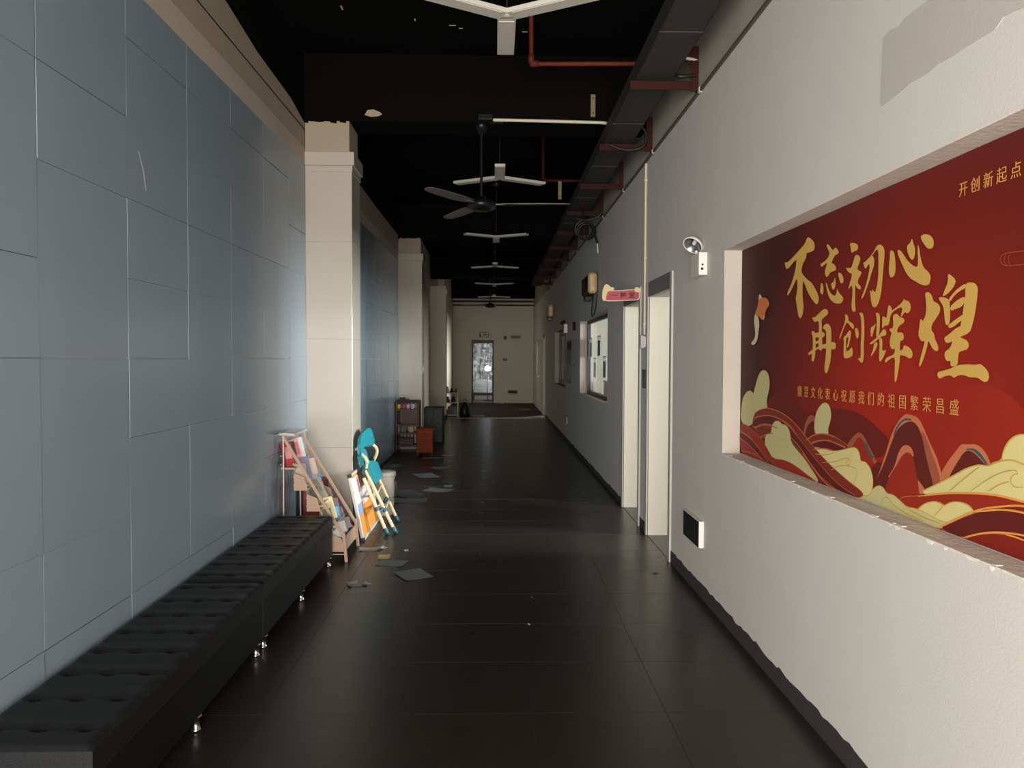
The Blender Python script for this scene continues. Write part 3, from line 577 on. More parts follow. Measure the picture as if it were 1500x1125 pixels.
b.build('entrance_frame', 'alu_dark', r)
# ------------------------------------------------------------------ poster in the recess
def rgbmat(n, c, rough=.6): mat('print_'+n, c, rough, .04, 20, spec=.18)
for n, c in dict(cream=(214,199,136), cream2=(196,186,132), gold=(224,150,66), gold2=(196,160,72), tan=(186,104,66), red2=(150,44,28), red3=(126,34,24), red4=(126,46,34),
                 dark=(98,36,28), dark2=(96,32,26), rim=(196,112,76), rim2=(158,84,62), teal=(52,88,92), sun=(150,40,26), haze=(106,34,25), white=(214,196,160), orange=(204,118,62),
                 motif=(156,64,42), motif2=(100,48,40), text=(206,142,74), glyph=(206,164,84)).items(): rgbmat(n, c)
pm = mat('print_red', (150,36,26), .6, .05, 20, spec=.18)
nt = pm.node_tree; N = nt.nodes; L = nt.links
tc = N.new('ShaderNodeTexCoord'); mp = N.new('ShaderNodeMapping'); mp.inputs['Location'].default_value = (0, -.23, .22); mp.inputs['Scale'].default_value = (0, .70, .95)
gr = N.new('ShaderNodeTexGradient'); gr.gradient_type = 'SPHERICAL'; cr = N.new('ShaderNodeValToRGB')
cr.color_ramp.elements[0].color = lin((68,25,21)); cr.color_ramp.elements[0].position = 0.0
cr.color_ramp.elements[1].color = lin((158,38,24)); cr.color_ramp.elements[1].position = .85
e = cr.color_ramp.elements.new(.35); e.color = lin((112,32,23))
L.new(tc.outputs['Object'], mp.inputs[0]); L.new(mp.outputs[0], gr.inputs[0]); L.new(gr.outputs[0], cr.inputs[0]); L.new(cr.outputs[0], N['Principled BSDF'].inputs['Base Color'])
post = thing('wall_poster', (1.366, 2.35, 1.5), 'large red banner with gold calligraphy filling the recess in the right wall', 'poster')
b = B(); n, m = 40, 12
def px_(y, z): return 1.3655 + .0012*math.sin(y*7+z*3) * math.sin(z*5)
vs = [(1.3665 + .0006*math.sin(9*y+2*z), y, z) for y in [.31+4.065*i/n for i in range(n+1)] for z in [.942+1.122*j/m for j in range(m+1)]]
b.add(vs, [(i*(m+1)+j, (i+1)*(m+1)+j, (i+1)*(m+1)+j+1, i*(m+1)+j+1) for i in range(n) for j in range(m)], 0, True)
b.box(1.3675, 1.369, .31, 4.375, .942, 2.064)
b.build('printed_sheet', 'print_red', post)
def clampz(p): return [(min(4372, max(312, y)), min(2062, max(944, z))) for y, z in p]
x = 1.3655
def outline(q, w, c):
    global x
    x -= .00003; n = len(q); P = []
    for i in range(n):
        d = Vector((q[(i+1)%n][0]-q[i-1][0], q[(i+1)%n][1]-q[i-1][1])); d.normalize()
        P.append(((q[i][0]-d.y*w/2, q[i][1]+d.x*w/2), (q[i][0]+d.y*w/2, q[i][1]-d.x*w/2)))
    a = clampz([p[0] for p in P]); d_ = clampz([p[1] for p in P]); b = B()
    b.add([(x, y/1000, z/1000) for y, z in a+d_], [(i, (i+1)%n, n+(i+1)%n, n+i) for i in range(n)])
    b.build('printed_outline', 'print_'+c, post)
for nme, c, s, p in SHAPES:
    x -= .00005
    q = smooth_loop(p, 2) if s else smooth_loop(p, 1)
    flat(clampz(q), x, .00004, nme, 'print_'+c, post)
    if nme == 'printed_cloud': outline(q, 3.0, 'gold2')
    elif nme == 'printed_ribbon': outline(q, 2.6, 'tan')
for c, w, p in LINES:
    q = smooth_line(p, 2); b = B(); x -= .00002
    up, dn = [], []
    for i, a in enumerate(q):
        a0, a1 = q[max(0, i-1)], q[min(len(q)-1, i+1)]
        d = Vector((a1[0]-a0[0], a1[1]-a0[1])); d.normalize(); k = w*.5*min(1, .35+1.3*math.sin(PI*(i+.5)/len(q)))
        up.append((a[0]-d.y*k, a[1]+d.x*k)); dn.append((a[0]+d.y*k, a[1]-d.x*k))
    P = clampz(up) + clampz(dn); k = len(q)
    b.add([(x, y/1000, z/1000) for y, z in P], [(i, i+1, k+i+1, k+i) for i in range(k-1)])
    b.build('printed_line', 'print_'+c, post)
for strokes in CHARS:
    b = B(); xx = x - .00006
    for st in strokes:
        xx -= .00001
        q = smooth_loop(st, 1); pv = [Vector((xx, a/1000, c/1000)) for a, c in q]
        tris = tessellate_polygon([pv]); k = len(pv)
        b.add(pv + [v+Vector((.00004,0,0)) for v in pv], [tuple(t) for t in tris] + [(i,(i+1)%k,k+(i+1)%k,k+i) for i in range(k)])
    b.build('calligraphy_character', 'print_glyph', post)
def text(body, loc, size, m, parent, axes, name='lettering', space=1.0, bold=0.0):
    c = bpy.data.curves.new(name, 'FONT'); c.body = body; c.size = size; c.space_character = space; c.extrude = .0002; c.offset = bold
    c.resolution_u = 3
    o = bpy.data.objects.new(name, c); COL.objects.link(o)
    c.materials.append(MATS[m])
    R = Matrix(axes).transposed().to_4x4()
    off = Vector((0,0,0)); q = parent
    while q is not None: off += q.location; q = q.parent
    bpy.context.view_layer.update()
    me = bpy.data.meshes.new_from_object(o.evaluated_get(bpy.context.evaluated_depsgraph_get())); bpy.data.objects.remove(o)
    o = bpy.data.objects.new(name, me); COL.objects.link(o)
    o.parent = parent; o.matrix_local = Matrix.Translation(Vector(loc)-off) @ R
    return o
AXW = ((0,-1,0),(0,0,1),(-1,0,0))      # lettering on the right wall, read from the corridor
for s, y0, p, z, sz in (('鼎昱文化衷心祝愿我们的祖国繁荣昌盛', 3.535, .0745, 1.302, .052), ('开创新起点', 2.318, .0585, 1.943, .046)):
    for i, ch in enumerate(s):
        text(ch, (x-.0003, y0-i*p, z), sz, 'print_text', post, AXW, bold=0)

# ------------------------------------------------------------------ two tufted benches along the left wall
def bench(y0, y1, label):
    x0, x1, zt = -1.548, -1.145, .352
    r = thing('bench', ((x0+x1)/2, (y0+y1)/2, 0), label, 'bench', 'black tufted benches along the blue tiled wall')
    b = B(); b.box(x0+.004, x1-.004, y0+.004, y1-.004, .062, .262); b.build('bench_body', 'leather_body', r, bevel=.006)
    nx, ny = 44, 150; xs = [x0+(x1-x0)*i/nx for i in range(nx+1)]; ys = [y0+(y1-y0)*j/ny for j in range(ny+1)]
    bx = [x0+(x1-x0)*(k+.5)/3 for k in range(3)]; by = [y0+(y1-y0)*(k+.5)/8 for k in range(8)]
    def h(X, Y):
        e = min(X-x0, x1-X, Y-y0, y1-Y); z = zt - .016*max(0, 1-e/.03)**2
        dy = min(abs(Y-q) for q in by)
        z -= .010*math.exp(-(dy/.014)**2) * (.75+.25*math.cos((X-bx[0])/(bx[1]-bx[0])*2*PI))
        for q in bx:
            for w in by:
                d2 = (X-q)**2+(Y-w)**2
                if d2 < .01: z -= .010*math.exp(-d2/.0004)
        z += .006*math.sin(((Y-y0)/(y1-y0)*8 % 1)*PI)
        return z
    b = B(); vs = [(X, Y, h(X, Y)) for X in xs for Y in ys]; k = ny+1
    b.add(vs, [(i*k+j, (i+1)*k+j, (i+1)*k+j+1, i*k+j+1) for i in range(nx) for j in range(ny)], 0, True)
    rim = [i*k for i in range(nx+1)] + [nx*k+j for j in range(1, ny+1)] + [i*k+ny for i in range(nx-1, -1, -1)] + [j for j in range(ny-1, 0, -1)]
    n = len(rim); low = [(vs[q][0], vs[q][1], .266) for q in rim]; top = [vs[q] for q in rim]
    b.add(top+low, [(i, (i+1)%n, n+(i+1)%n, n+i) for i in range(n)] + [tuple(range(n, 2*n))])
    b.build('seat_cushion', 'leather', r)
    b = B(); loop = [(x0-.001,y0-.001,.264),(x1+.001,y0-.001,.264),(x1+.001,y1+.001,.264),(x0-.001,y1+.001,.264),(x0-.001,y0-.001,.264)]
    for a, c in zip(loop, loop[1:]): b.tube([a, c], .0035, 6)
    b.build('piping', 'leather', r)
    for q in bx:
        for w in by:
            c = B(); c.lathe((q, w, zt-.023), (0,0,1), [(.0001,.007),(.004,.006),(.006,.004),(.007,0)], 10); c.build('button', 'leather', r)
    for X in (x0+.03, x1-.022):
        for Y in (y0+.055, (y0+y1)/2, y1-.055):
            c = B(); c.lathe((X, Y, .064), (0,0,-1), [(.0001,0),(.024,0),(.024,.006),(.016,.010),(.015,.050),(.020,.054),(.020,.062),(.0001,.062)], 14)
            c.build('foot', 'steel', r)
    return r
bench(2.25, 3.915, 'long black tufted leather bench nearest the camera, against the blue tiles')
bench(3.925, 5.595, 'long black tufted leather bench at the far end, next to the book rack')

# ------------------------------------------------------------------ sloping wooden book rack against the wall beside the pillar
YN, YF = 5.665, 6.15
rk = thing('book_rack', (-1.28, 5.9, 0), 'sloping wooden book rack leaning by the blue wall, crammed with books', 'book rack')
for y in (YN, YF):
    b = B(); b.bar((-1.512, y, .905), (-1.080, y, .185), .013, .022, up=(1,0,.6)); b.build('side_rail', 'rack_wood', rk, bevel=.003)
    b = B(); b.bar((-1.083, y, .215), (-1.062, y, .0), .014, .022, up=(1,0,0)); b.build('front_leg', 'rack_wood', rk, bevel=.003)
    b = B(); b.tube([(-1.508, y, .905), (-1.508, y, 0)], .007, 8); b.build('back_leg', 'rack_metal', rk)
    b = B(); b.tube([(-1.505, y, .055), (-1.072, y, .055)], .005, 8); b.build('floor_stretcher', 'rack_metal', rk)
b = B(); b.tube([(-1.508, YN, .86), (-1.508, YF, .86)], .006, 8); b.tube([(-1.508, YN, .06), (-1.508, YF, .06)], .006, 8); b.build('back_bar', 'rack_metal', rk)
def on_rail(t): return (-1.512+.432*t, .905-.72*t)
TI = []
for k, t in enumerate((.16, .37, .58, .79, .985)):
    X, Z = on_rail(t); TI.append((X, Z)); lh = .03 if k == 4 else .125
    p = B(); p.box(X-.085, X+.012, YN+.012, YF-.012, Z-.125, Z-.113); p.build('tier_bottom', 'rack_wood', rk)
    p = B(); p.hexa([(X+.002,YN+.012,Z-.125),(X+.012,YN+.012,Z-.125),(X+.012,YF-.012,Z-.125),(X+.002,YF-.012,Z-.125),(X-.004,YN+.012,Z-lh),(X+.006,YN+.012,Z-lh),(X+.006,YF-.012,Z-lh),(X-.004,YF-.012,Z-lh)])
    if k == 4: p.build('tier_lip', 'rack_wood', rk)
    else:
        p = B(); p.tube([(X+.006,YN,Z-.085),(X+.006,YF,Z-.085)],.005,8); p.build('tier_lip', 'rack_metal', rk)
    p = B(); p.tube([(X-.088,YN+.02,Z-.03),(X-.088,YF-.02,Z-.03)],.004,6); p.tube([(X-.088,YN+.02,Z-.09),(X-.088,YF-.02,Z-.09)],.004,6); p.build('tier_back', 'rack_metal', rk)
    for y in ((YN+.012, YF-.02) if k else (YF-.02,)):
        p = B(); p.hexa([(X-.085,y,Z-.1128),(X+.012,y,Z-.1128),(X+.012,y+.008,Z-.1128),(X-.085,y+.008,Z-.1128),(X-.085,y,Z-.0),(X-.012,y,Z-.03),(X-.012,y+.008,Z-.03),(X-.085,y+.008,Z-.0)])
        p.build('tier_side', 'rack_wood', rk)
def book(tier, y, w, h, d, rgb, label, lean=.36, tilt=0.0, dx=0.0, name='book', cover2=None, yaw=None):
    """an upright book facing the corridor: w wide along the rack, h high, d thick, leaning back"""
    X, Z = TI[tier]; m = 'cover_%d' % len(MATS); mat(m, rgb, .5, .18, 26)
    h *= 1.12; base = Vector((X-.028-dx, y-.005, Z-.1115))
    r = thing(name, base, label, 'book', 'books and magazines on the sloping rack')
    yaw = random.uniform(.45,.85) if yaw is None else yaw
    M = Matrix.Rotation(-yaw, 3, 'Z') @ Matrix.Rotation(-lean, 3, 'Y') @ Matrix.Rotation(tilt, 3, 'X')
    def bx(x0,x1,y0,y1,z0,z1): return [base + M @ Vector(p) for p in ((x0,y0,z0),(x1,y0,z0),(x1,y1,z0),(x0,y1,z0),(x0,y0,z1),(x1,y0,z1),(x1,y1,z1),(x0,y1,z1))]
    lift = max(0, -min((M @ Vector(p)).z for p in ((0,-w/2,0),(0,w/2,0),(-d,-w/2,0),(-d,w/2,0))))
    base = base + Vector((0,0,lift+.0005))
    b = B(); b.hexa(bx(-d*.88,-d*.12,-w/2+.003,w/2-.002,.002,h-.003)); b.build('pages', 'paper_white', r)
    b = B(); b.hexa(bx(-d*.1,0,-w/2,w/2,0,h)); b.hexa(bx(-d,-d*.9,-w/2,w/2,0,h)); b.hexa(bx(-d*.9,-d*.1,-w/2,-w/2+.002,0,h)); b.build('cover', m, r)
    if cover2:
        m2 = 'cover_%d' % len(MATS); mat(m2, cover2, .5, .25, 40)
        b = B(); b.hexa(bx(.0,.0006,-w*.4,w*.38,h*.30,h*.82)); b.build('cover_picture', m2, r)
    return r
book(0, 5.735, .07, .150, .025, (178,52,60), 'red book with pink figures at the near end of the top tier', cover2=(222,150,150))
book(0, 5.805, .055, .145, .022, (120,124,48), 'olive green narrow book second on the top tier')
book(0, 5.865, .055, .150, .020, (52,34,36), 'dark brown narrow book in the middle of the top tier')
book(0, 5.955, .105, .165, .022, (216,148,142), 'salmon pink book with red dots on the top tier', cover2=(196,92,92))
book(0, 6.065, .09, .16, .018, (206,206,204), 'pale grey book at the far end of the top tier')
book(1, 5.745, .09, .15, .018, (196,176,158), 'beige book at the near end of the second tier')
book(1, 5.855, .115, .185, .02, (126,112,142), 'mauve book with plain cover on the second tier', cover2=(110,116,140))
book(1, 5.965, .08, .165, .02, (166,150,128), 'sand coloured book beside the mauve one', cover2=(106,98,70))
book(1, 6.07, .10, .15, .02, (190,160,140), 'tan book at the far end of the second tier')
book(2, 5.765, .11, .16, .018, (132,120,96), 'khaki magazine at the near end of the third tier', cover2=(70,64,50))
book(2, 5.90, .14, .175, .016, (158,150,132), 'grey patterned magazine lying aslant on the third tier', tilt=.35, cover2=(124,118,104))
book(2, 6.055, .075, .185, .016, (52,140,184), 'bright blue booklet standing above the third tier', dx=.02)
book(2, 6.00, .06, .135, .016, (196,84,52), 'orange red booklet in front of the blue one', dx=-.004)
book(3, 5.775, .10, .15, .018, (204,190,132), 'straw yellow book at the near end of the fourth tier', cover2=(90,84,64))
book(3, 5.905, .12, .18, .018, (228,212,148), 'cream yellow book standing tallest on the fourth tier', cover2=(206,196,140))
book(3, 6.03, .10, .15, .018, (120,52,48), 'maroon book on the fourth tier beside the cream one')
book(3, 5.99, .09, .12, .014, (44,104,160), 'blue book low on the fourth tier', dx=-.006, cover2=(120,160,190))
book(4, 5.77, .10, .15, .018, (190,190,190), 'white booklet at the near end of the bottom tier')
book(4, 5.91, .13, .17, .018, (66,58,58), 'black magazine with grey picture on the bottom tier', cover2=(168,160,156))
book(4, 6.05, .11, .14, .018, (88,60,52), 'brown magazine at the far end of the bottom tier')
# a ream of pages lying across the top of the rack
r = thing('paper_stack', (-1.475, 5.9, .905), 'open cream papers lying on top of the sloping book rack', 'papers')
b = B()
for i in range(5):
    dx, dy = random.uniform(-.012,.012), random.uniform(-.02,.02)
    b.hexa([(-1.54+dx,5.70+dy,.908+i*.004),(-1.43+dx,5.70+dy,.905+i*.003),(-1.43+dx,6.1+dy,.905+i*.003),(-1.54+dx,6.1+dy,.908+i*.004),
            (-1.54+dx,5.70+dy,.911+i*.004),(-1.43+dx,5.70+dy,.907+i*.003),(-1.43+dx,6.1+dy,.907+i*.003),(-1.54+dx,6.1+dy,.911+i*.004)])
b.build('sheets', 'chip_white', r)
b = B(); b.slab([(-1.55,5.62,.915),(-1.50,5.62,.93),(-1.50,5.78,.935),(-1.55,5.80,.92)], .002); b.build('curled_sheet', 'paper_white', r)
# dark red box behind the rack
r = thing('storage_box', (-1.42, 6.36, 0), 'dark red upright box on the floor behind the book rack', 'box')
b = B(); b.box(-1.50, -1.37, 6.20, 6.52, 0, .48); b.build('box_body', 'red_box', r, bevel=.004)
b = B(); b.box(-1.503, -1.367, 6.197, 6.523, .44, .485); b.build('box_lid', 'red_box', r, bevel=.003)

# ------------------------------------------------------------------ framed cork board leaning on the pillar
cb = thing('cork_board', (-1.10, 6.75, 0), 'framed cork notice board leaning on the side of the first pillar', 'notice board')
xb, xt, y0, y1, hh = -1.046, -1.158, 6.31, 7.18, .535
nrm = Vector((hh, 0, xb-xt)).normalized()
def bp(y, t, o): # point on the board plane, t up the slope 0..1, o offset along the normal
    return Vector((xb+(xt-xb)*t, y, hh*t)) + nrm*o
def bslab(ya, yb, ta, tb, o0, o1): return [bp(ya,ta,o0),bp(yb,ta,o0),bp(yb,tb,o0),bp(ya,tb,o0),bp(ya,ta,o1),bp(yb,ta,o1),bp(yb,tb,o1),bp(ya,tb,o1)]
b = B(); b.hexa(bslab(y0+.02, y1-.02, .04, .96, -.012, .0)); b.build('cork_panel', 'cork', cb)
b = B(); b.hexa(bslab(y0+.01, y1-.01, .02, .98, -.020, -.012)); b.build('backing', 'board_black', cb)
for a in ((y0, y0+.028, .05, .95), (y1-.028, y1, .05, .95), (y0+.03, y1-.03, .0, .045), (y0+.03, y1-.03, .955, 1.0)):
    b = B(); b.hexa(bslab(*a, -.018, .008)); b.build('frame_bar', 'board_frame', cb, bevel=.002, seg=1)
for ya, ta in ((y0, 0), (y1-.03, 0), (y0, .95), (y1-.03, .95)):
    b = B(); b.hexa(bslab(ya-.001, ya+.031, ta, ta+.05, -.021, .010)); b.build('corner_cap', 'dark_plastic', cb)
for i, (ya, yb, ta, tb, c) in enumerate(((6.36,6.55,.36,.60,(120,160,206)),(6.36,6.62,.52,.92,(222,216,210)),(6.60,6.86,.45,.74,(206,196,196)),(6.84,7.10,.50,.9,(216,206,200)),(6.52,6.74,.66,.9,(196,150,150)))):
    m = 'pinned_%d' % i; mat(m, c, .6, .35, 24)
    b = B(); b.hexa(bslab(ya, yb, ta, tb, .0004+i*.0006, .0008+i*.0006)); b.build('pinned_sheet', m, cb)

# ------------------------------------------------------------------ folded teal children's chair
ch = thing('folded_chair', (-.98, 6.82, 0), 'folded child chair with teal seat and cream tube legs leaning on the cork board', 'chair')
legs = [((-.824,6.60,.0),(-1.082,6.62,.53)), ((-.886,6.545,.0),(-1.085,6.56,.47)), ((-.862,7.07,.0),(-1.10,7.06,.54)), ((-.925,7.01,.0),(-1.095,7.0,.37))]
for a, c in legs:
    a, c = Vector(a), Vector(c); d = (c-a).normalized()
    a0 = a + d*.012
    b = B(); b.tube([a0, c], .014, 10); lg = b.build('leg', 'cream_tube', ch)
    b = B(); b.tube([a + d*.016 , a+d*.06], .020, 10); b.lathe(a+Vector((0,0,.001)), (d.x*.0+0, 0, 1), [(.0001,0),(.021,0),(.019,.022)], 10); b.build('rubber_foot', 'teal_dark', lg)
    if c.z > .5:
        b = B(); b.tube([a + d*.20, a + d*.235], .020, 10); b.build('collar', 'teal_dark', lg)
    else:
        b = B(); b.tube([a + d*.215, a + d*.25], .020, 10); b.build('collar', 'teal_dark', lg)
def lp(i, t): return Vector(legs[i][0])*(1-t)+Vector(legs[i][1])*t
for (i, k, t) in ((0,2,.62),(0,2,.36),(1,3,.70),(1,3,.48)):
    b = B(); b.tube([lp(i,t), lp(k,t)], .008, 8); b.build('crossbar', 'cream_tube', ch)
for i, k, t in ((0,1,.40),(2,3,.42)):
    b = B(); b.tube([lp(i,t), lp(k,t)], .013, 8); b.build('folding_joint', 'teal_dark', ch)
b = B(); P = [(6.615,.565),(6.60,.575),(6.64,.590),(7.02,.530),(7.045,.515),(7.045,.42),(7.03,.408),(6.64,.400),(6.615,.415)]
def plate(P, xf, t, name, m, bev=.006):
    b = B(); q = [Vector((xf(y,z), y, z)) for y, z in P]; n = len(q)
    b.add(q + [v+Vector((t*.88,0,t*.45)) for v in q], [tuple(range(n)), tuple(range(2*n-1, n-1, -1))] + [(i,(i+1)%n,n+(i+1)%n,n+i) for i in range(n)])
    return b.build(name, m, ch, bevel=bev)
plate(P, lambda y,z: -1.082+(.59-z)*.33, .026, 'seat', 'teal_plastic')
plate([(6.60,.735),(6.615,.79),(6.68,.825),(6.80,.845),(6.90,.838),(6.98,.79),(7.06,.712),(7.055,.69),(7.0,.688),(6.85,.705),(6.70,.715),(6.66,.69),(6.64,.65),(6.60,.64)],
      lambda y,z: -1.135+(y-6.6)*.10 - abs(y-6.85)*.03, .03, 'backrest', 'teal_plastic')
plate([(6.59,.56),(6.58,.64),(6.62,.672),(6.78,.665),(6.84,.64),(6.84,.57),(6.80,.55),(6.62,.545)], lambda y,z: -1.140+(.65-z)*.25, .035, 'armrest', 'teal_plastic', .01)
b = B(); b.tube(smooth_line([(-1.115,6.62,.66),(-1.085,6.61,.64),(-1.062,6.61,.60),(-1.075,6.615,.545)],2), .014, 10); b.build('back_tube', 'cream_tube', ch)
b = B(); b.tube(smooth_line([(-1.085,7.03,.70),(-1.052,7.05,.67),(-1.045,7.06,.62),(-1.085,7.06,.54)],2), .014, 10); b.build('back_tube', 'cream_tube', ch)
b = B(); b.tube([(-1.09,7.05,.575),(-1.105,7.06,.52)], .022, 10); b.tube([(-1.085,6.615,.575),(-1.10,6.62,.50)], .020, 10); b.build('hinge_block', 'teal_dark', ch)
b = B(); b.tube([(-1.09,6.62,.505),(-1.10,7.05,.505)], .013, 10); b.build('crossbar', 'teal_dark', ch)

# white lidded bin behind the chair
bn = thing('bin', (-1.04, 7.42, 0), 'white plastic bin with lid behind the folded teal chair', 'bin')
b = B(); b.lathe((-1.04,7.42,0), (0,0,1), [(.0001,.002),(.088,.0),(.092,.01),(.106,.36),(.106,.37)], 28); b.build('bin_body', 'bin_plastic', bn)
b = B(); b.lathe((-1.04,7.42,.36), (0,0,1), [(.108,0),(.114,.002),(.114,.035),(.104,.046),(.05,.052),(.0001,.053)], 28); b.build('lid', 'bin_plastic', bn)
b = B(); b.tube([(-.937,7.38,.335),(-.918,7.38,.30),(-.92,7.38,.20),(-.935,7.38,.16)], .008, 8); b.build('handle', 'dark_plastic', bn)
# ------------------------------------------------------------------ reddish bamboo shelf before the second pillar
bs = thing('bamboo_shelf', (-1.36, 12.45, 0), 'dark reddish bamboo shelf standing before the second pillar', 'shelf')
sx0, sx1, sy0, sy1, sh = -1.548, -1.172, 12.29, 12.62, .80
for X in (sx0+.016, sx1-.016):
    for Y in (sy0+.014, sy1-.014):
        b = B(); b.tube([(X,Y,0),(X,Y,.2),(X,Y,.5),(X,Y,sh)], .014, 8); b.build('post', 'bamboo_red', bs)
for z in (.10, .30, .425, .665):
    b = B()
    for k in range(6): b.box(sx0+.01, sx1-.01, sy0+.012+k*.052, sy0+.056+k*.052, z, z+.012)
    b.box(sx0+.006, sx1-.006, sy0+.002, sy0+.014, z-.012, z+.016)
    b.build('shelf_board', 'bamboo_red', bs)
for k in range(7):
    X = sx0+.03+k*.053; b = B(); b.box(X, X+.024, sy1-.012, sy1-.004, .12, sh); b.build('back_slat', 'bamboo_red', bs)
b = B(); b.box(sx0+.1, sx1-.02, sy0+.006, sy0+.012, .45, .655); b.build('front_panel', 'bamboo_red', bs)
b = B(); b.tube([(sx0+.016,sy0+.014,sh-.005),(sx1-.016,sy0+.014,sh-.005)], .013, 8); b.tube([(sx0+.016,sy1-.014,sh-.005),(sx1-.016,sy1-.014,sh-.005)], .013, 8); b.build('top_rail', 'bamboo_red', bs)
b = B()
for k in range(6): b.box(sx0+.01, sx1-.01, sy0+.012+k*.052, sy0+.056+k*.052, sh-.03, sh-.02)
b.build('top_board', 'bamboo_red', bs)
def small(name, x, y, z, prof, m, label, cat, group=None, n=12):
    r = thing(name, (x,y,z), label, cat, group); b = B(); b.lathe((x,y,z), (0,0,1), prof, n); b.build('body', m, r); return r
mat('cup_yellow', (206,168,40), .5); mat('cup_magenta', (168,62,108), .5); mat('cup_pink', (206,160,170), .5); mat('toy_dark', (40,38,38), .5)
CUP = [(.0001,0),(.026,0),(.032,.07),(.029,.07),(.024,.006),(.0001,.006)]
for X, m, l in ((-1.50,'cup_yellow','yellow cup at the left end of the bamboo shelf row'),(-1.425,'cup_magenta','magenta cup second in the bamboo shelf row'),(-1.355,'cup_pink','pale pink cup third in the bamboo shelf row'),(-1.285,'paper_white','white cup with dark swirl fourth in the bamboo shelf row'),(-1.21,'paper_dim','grey cup at the right end of the bamboo shelf row')):
    r = small('cup', X, 12.36, .6815, CUP, m, l, 'cup', 'cups on the bamboo shelf')
    if m == 'paper_white':
        b = B(); b.tube(smooth_line([(X-.012,12.329,.74),(X+.012,12.328,.735),(X-.008,12.3285,.715),(X+.012,12.330,.70)],2), .004, 6); b.build('printed_swirl', 'toy_dark', r)
r = thing('toy_car', (-1.43, 12.42, .781), 'black and white toy car on top of the bamboo shelf', 'toy')
b = B(); b.box(-1.52,-1.34,12.37,12.46,.80,.832); b.box(-1.49,-1.40,12.38,12.45,.832,.858); b.build('car_body', 'toy_dark', r, bevel=.008)
b = B(); b.box(-1.485,-1.43,12.385,12.445,.857,.872); b.build('roof', 'paper_white', r, bevel=.004)
for X in (-1.49,-1.37):
    for Y in (12.368,12.462):
        b = B(); b.lathe((X,Y-.006,.7985),(0,1,0),[(.0001,0),(.018,0),(.018,.012),(.0001,.012)],12); b.build('wheel','box_dark',r)
for X, w, h, m, l in ((-1.50,.03,.11,'paper_dim','grey notebook upright on the lower bamboo shelf'),(-1.43,.07,.095,'sign_green','green picture book on the lower bamboo shelf'),(-1.31,.07,.10,'paper_tan','tan picture book on the lower bamboo shelf')):
    r = thing('book', (X,12.40,.312), l, 'book', 'books on the bamboo shelf')
    b = B(); b.box(X-w/2+.002,X+w/2-.002,12.392,12.412,.3125,.312+h-.003); b.build('pages','paper_white',r)
    b = B(); b.box(X-w/2,X+w/2,12.389,12.392,.3125,.312+h); b.box(X-w/2,X+w/2,12.412,12.415,.3125,.312+h); b.box(X-w/2,X-w/2+.002,12.392,12.412,.3125,.312+h); b.build('cover',m,r)
r = thing('storage_tin', (-1.38,12.42,.112), 'low dark tin on the bottom board of the bamboo shelf', 'tin')
b = B(); b.box(-1.50,-1.27,12.36,12.50,.1125,.20); b.build('tin_body','bamboo_red',r,bevel=.008)
b = B(); b.box(-1.503,-1.267,12.357,12.503,.195,.222); b.build('lid','toy_dark',r,bevel=.006)

ob = thing('side_cabinet', (-1.055, 11.98, 0), 'orange box shaped cabinet on short legs right of the bamboo shelf', 'cabinet')
b = B(); b.box(-1.175,-.93,11.86,12.12,.05,.39); b.build('cabinet_body','orange_box',ob,bevel=.006)
b = B(); b.box(-1.182,-.922,11.852,12.128,.39,.412); b.build('top','orange_box',ob,bevel=.005)
b = B(); b.box(-1.168,-.937,11.853,11.861,.06,.30); b.build('door','orange_box',ob,bevel=.003)
b = B(); b.box(-1.168,-.937,11.853,11.861,.308,.384); dr = b.build('drawer','orange_box',ob,bevel=.003)
b = B(); b.lathe((-1.05,11.853,.346),(0,-1,0),[(.008,0),(.006,.008),(.012,.014),(.0001,.02)],10); b.build('knob','toy_dark',dr)
for X in (-1.16,-.945):
    for Y in (11.875,12.105):
        b = B(); b.tube([(X,Y,.052),(X,Y,0)],.012,8); b.build('leg','bamboo_red',ob)
r = thing('dark_cabinet', (-1.08, 14.1, 0), 'dark cabinet in the shade behind the orange one', 'cabinet')
b = B(); b.box(-1.24,-.92,13.9,14.4,.0,.58); b.build('cabinet_body','box_dark',r,bevel=.004)
b = B(); b.box(-1.25,-.91,13.89,14.41,.58,.60); b.build('top','box_dark',r,bevel=.003)
for X0, X1 in ((-1.235,-1.082),(-1.078,-.925)):
    b = B(); b.box(X0,X1,13.892,13.902,.01,.575); d = b.build('door','box_dark',r,bevel=.003)
    b = B(); b.tube([((X0+X1)/2,13.893,.33),((X0+X1)/2,13.882,.34),((X0+X1)/2,13.882,.40),((X0+X1)/2,13.893,.41)],.004,6); b.build('handle','steel',d)

# white shelf with toys near the end of the corridor, black bag and sheets on the floor
ts = thing('toy_shelf', (-1.08, 19.85, 0), 'small white open shelf with toys far down the left side', 'shelf')
for X in (-1.26,-.92):
    b = B(); b.box(X-.012,X+.012,19.66,19.98,0,.62); b.build('side_panel','pvc_white',ts)
for z in (.05,.36,.60):
    b = B(); b.box(-1.25,-.93,19.66,19.98,z,z+.02); b.build('shelf_board','pvc_white',ts)
mat('toy_red',(150,52,44),.5); mat('toy_blue',(70,96,120),.5); mat('toy_brown',(112,82,60),.6)
def toy(x,y,z,s,m,l):
    r = thing('toy_figure',(x,y,z),l,'toy','toys on the far shelf')
    b = B(); b.lathe((x,y,z),(0,0,1),[(.0001,0),(.35*s,0),(.42*s,.2*s),(.36*s,.5*s),(.15*s,.62*s)],10); b.build('body',m,r)
    b = B(); b.lathe((x,y,z+.58*s),(0,0,1),[(.0001,0),(.2*s,.06*s),(.27*s,.2*s),(.2*s,.36*s),(.0001,.42*s)],10); b.build('head',m,r)
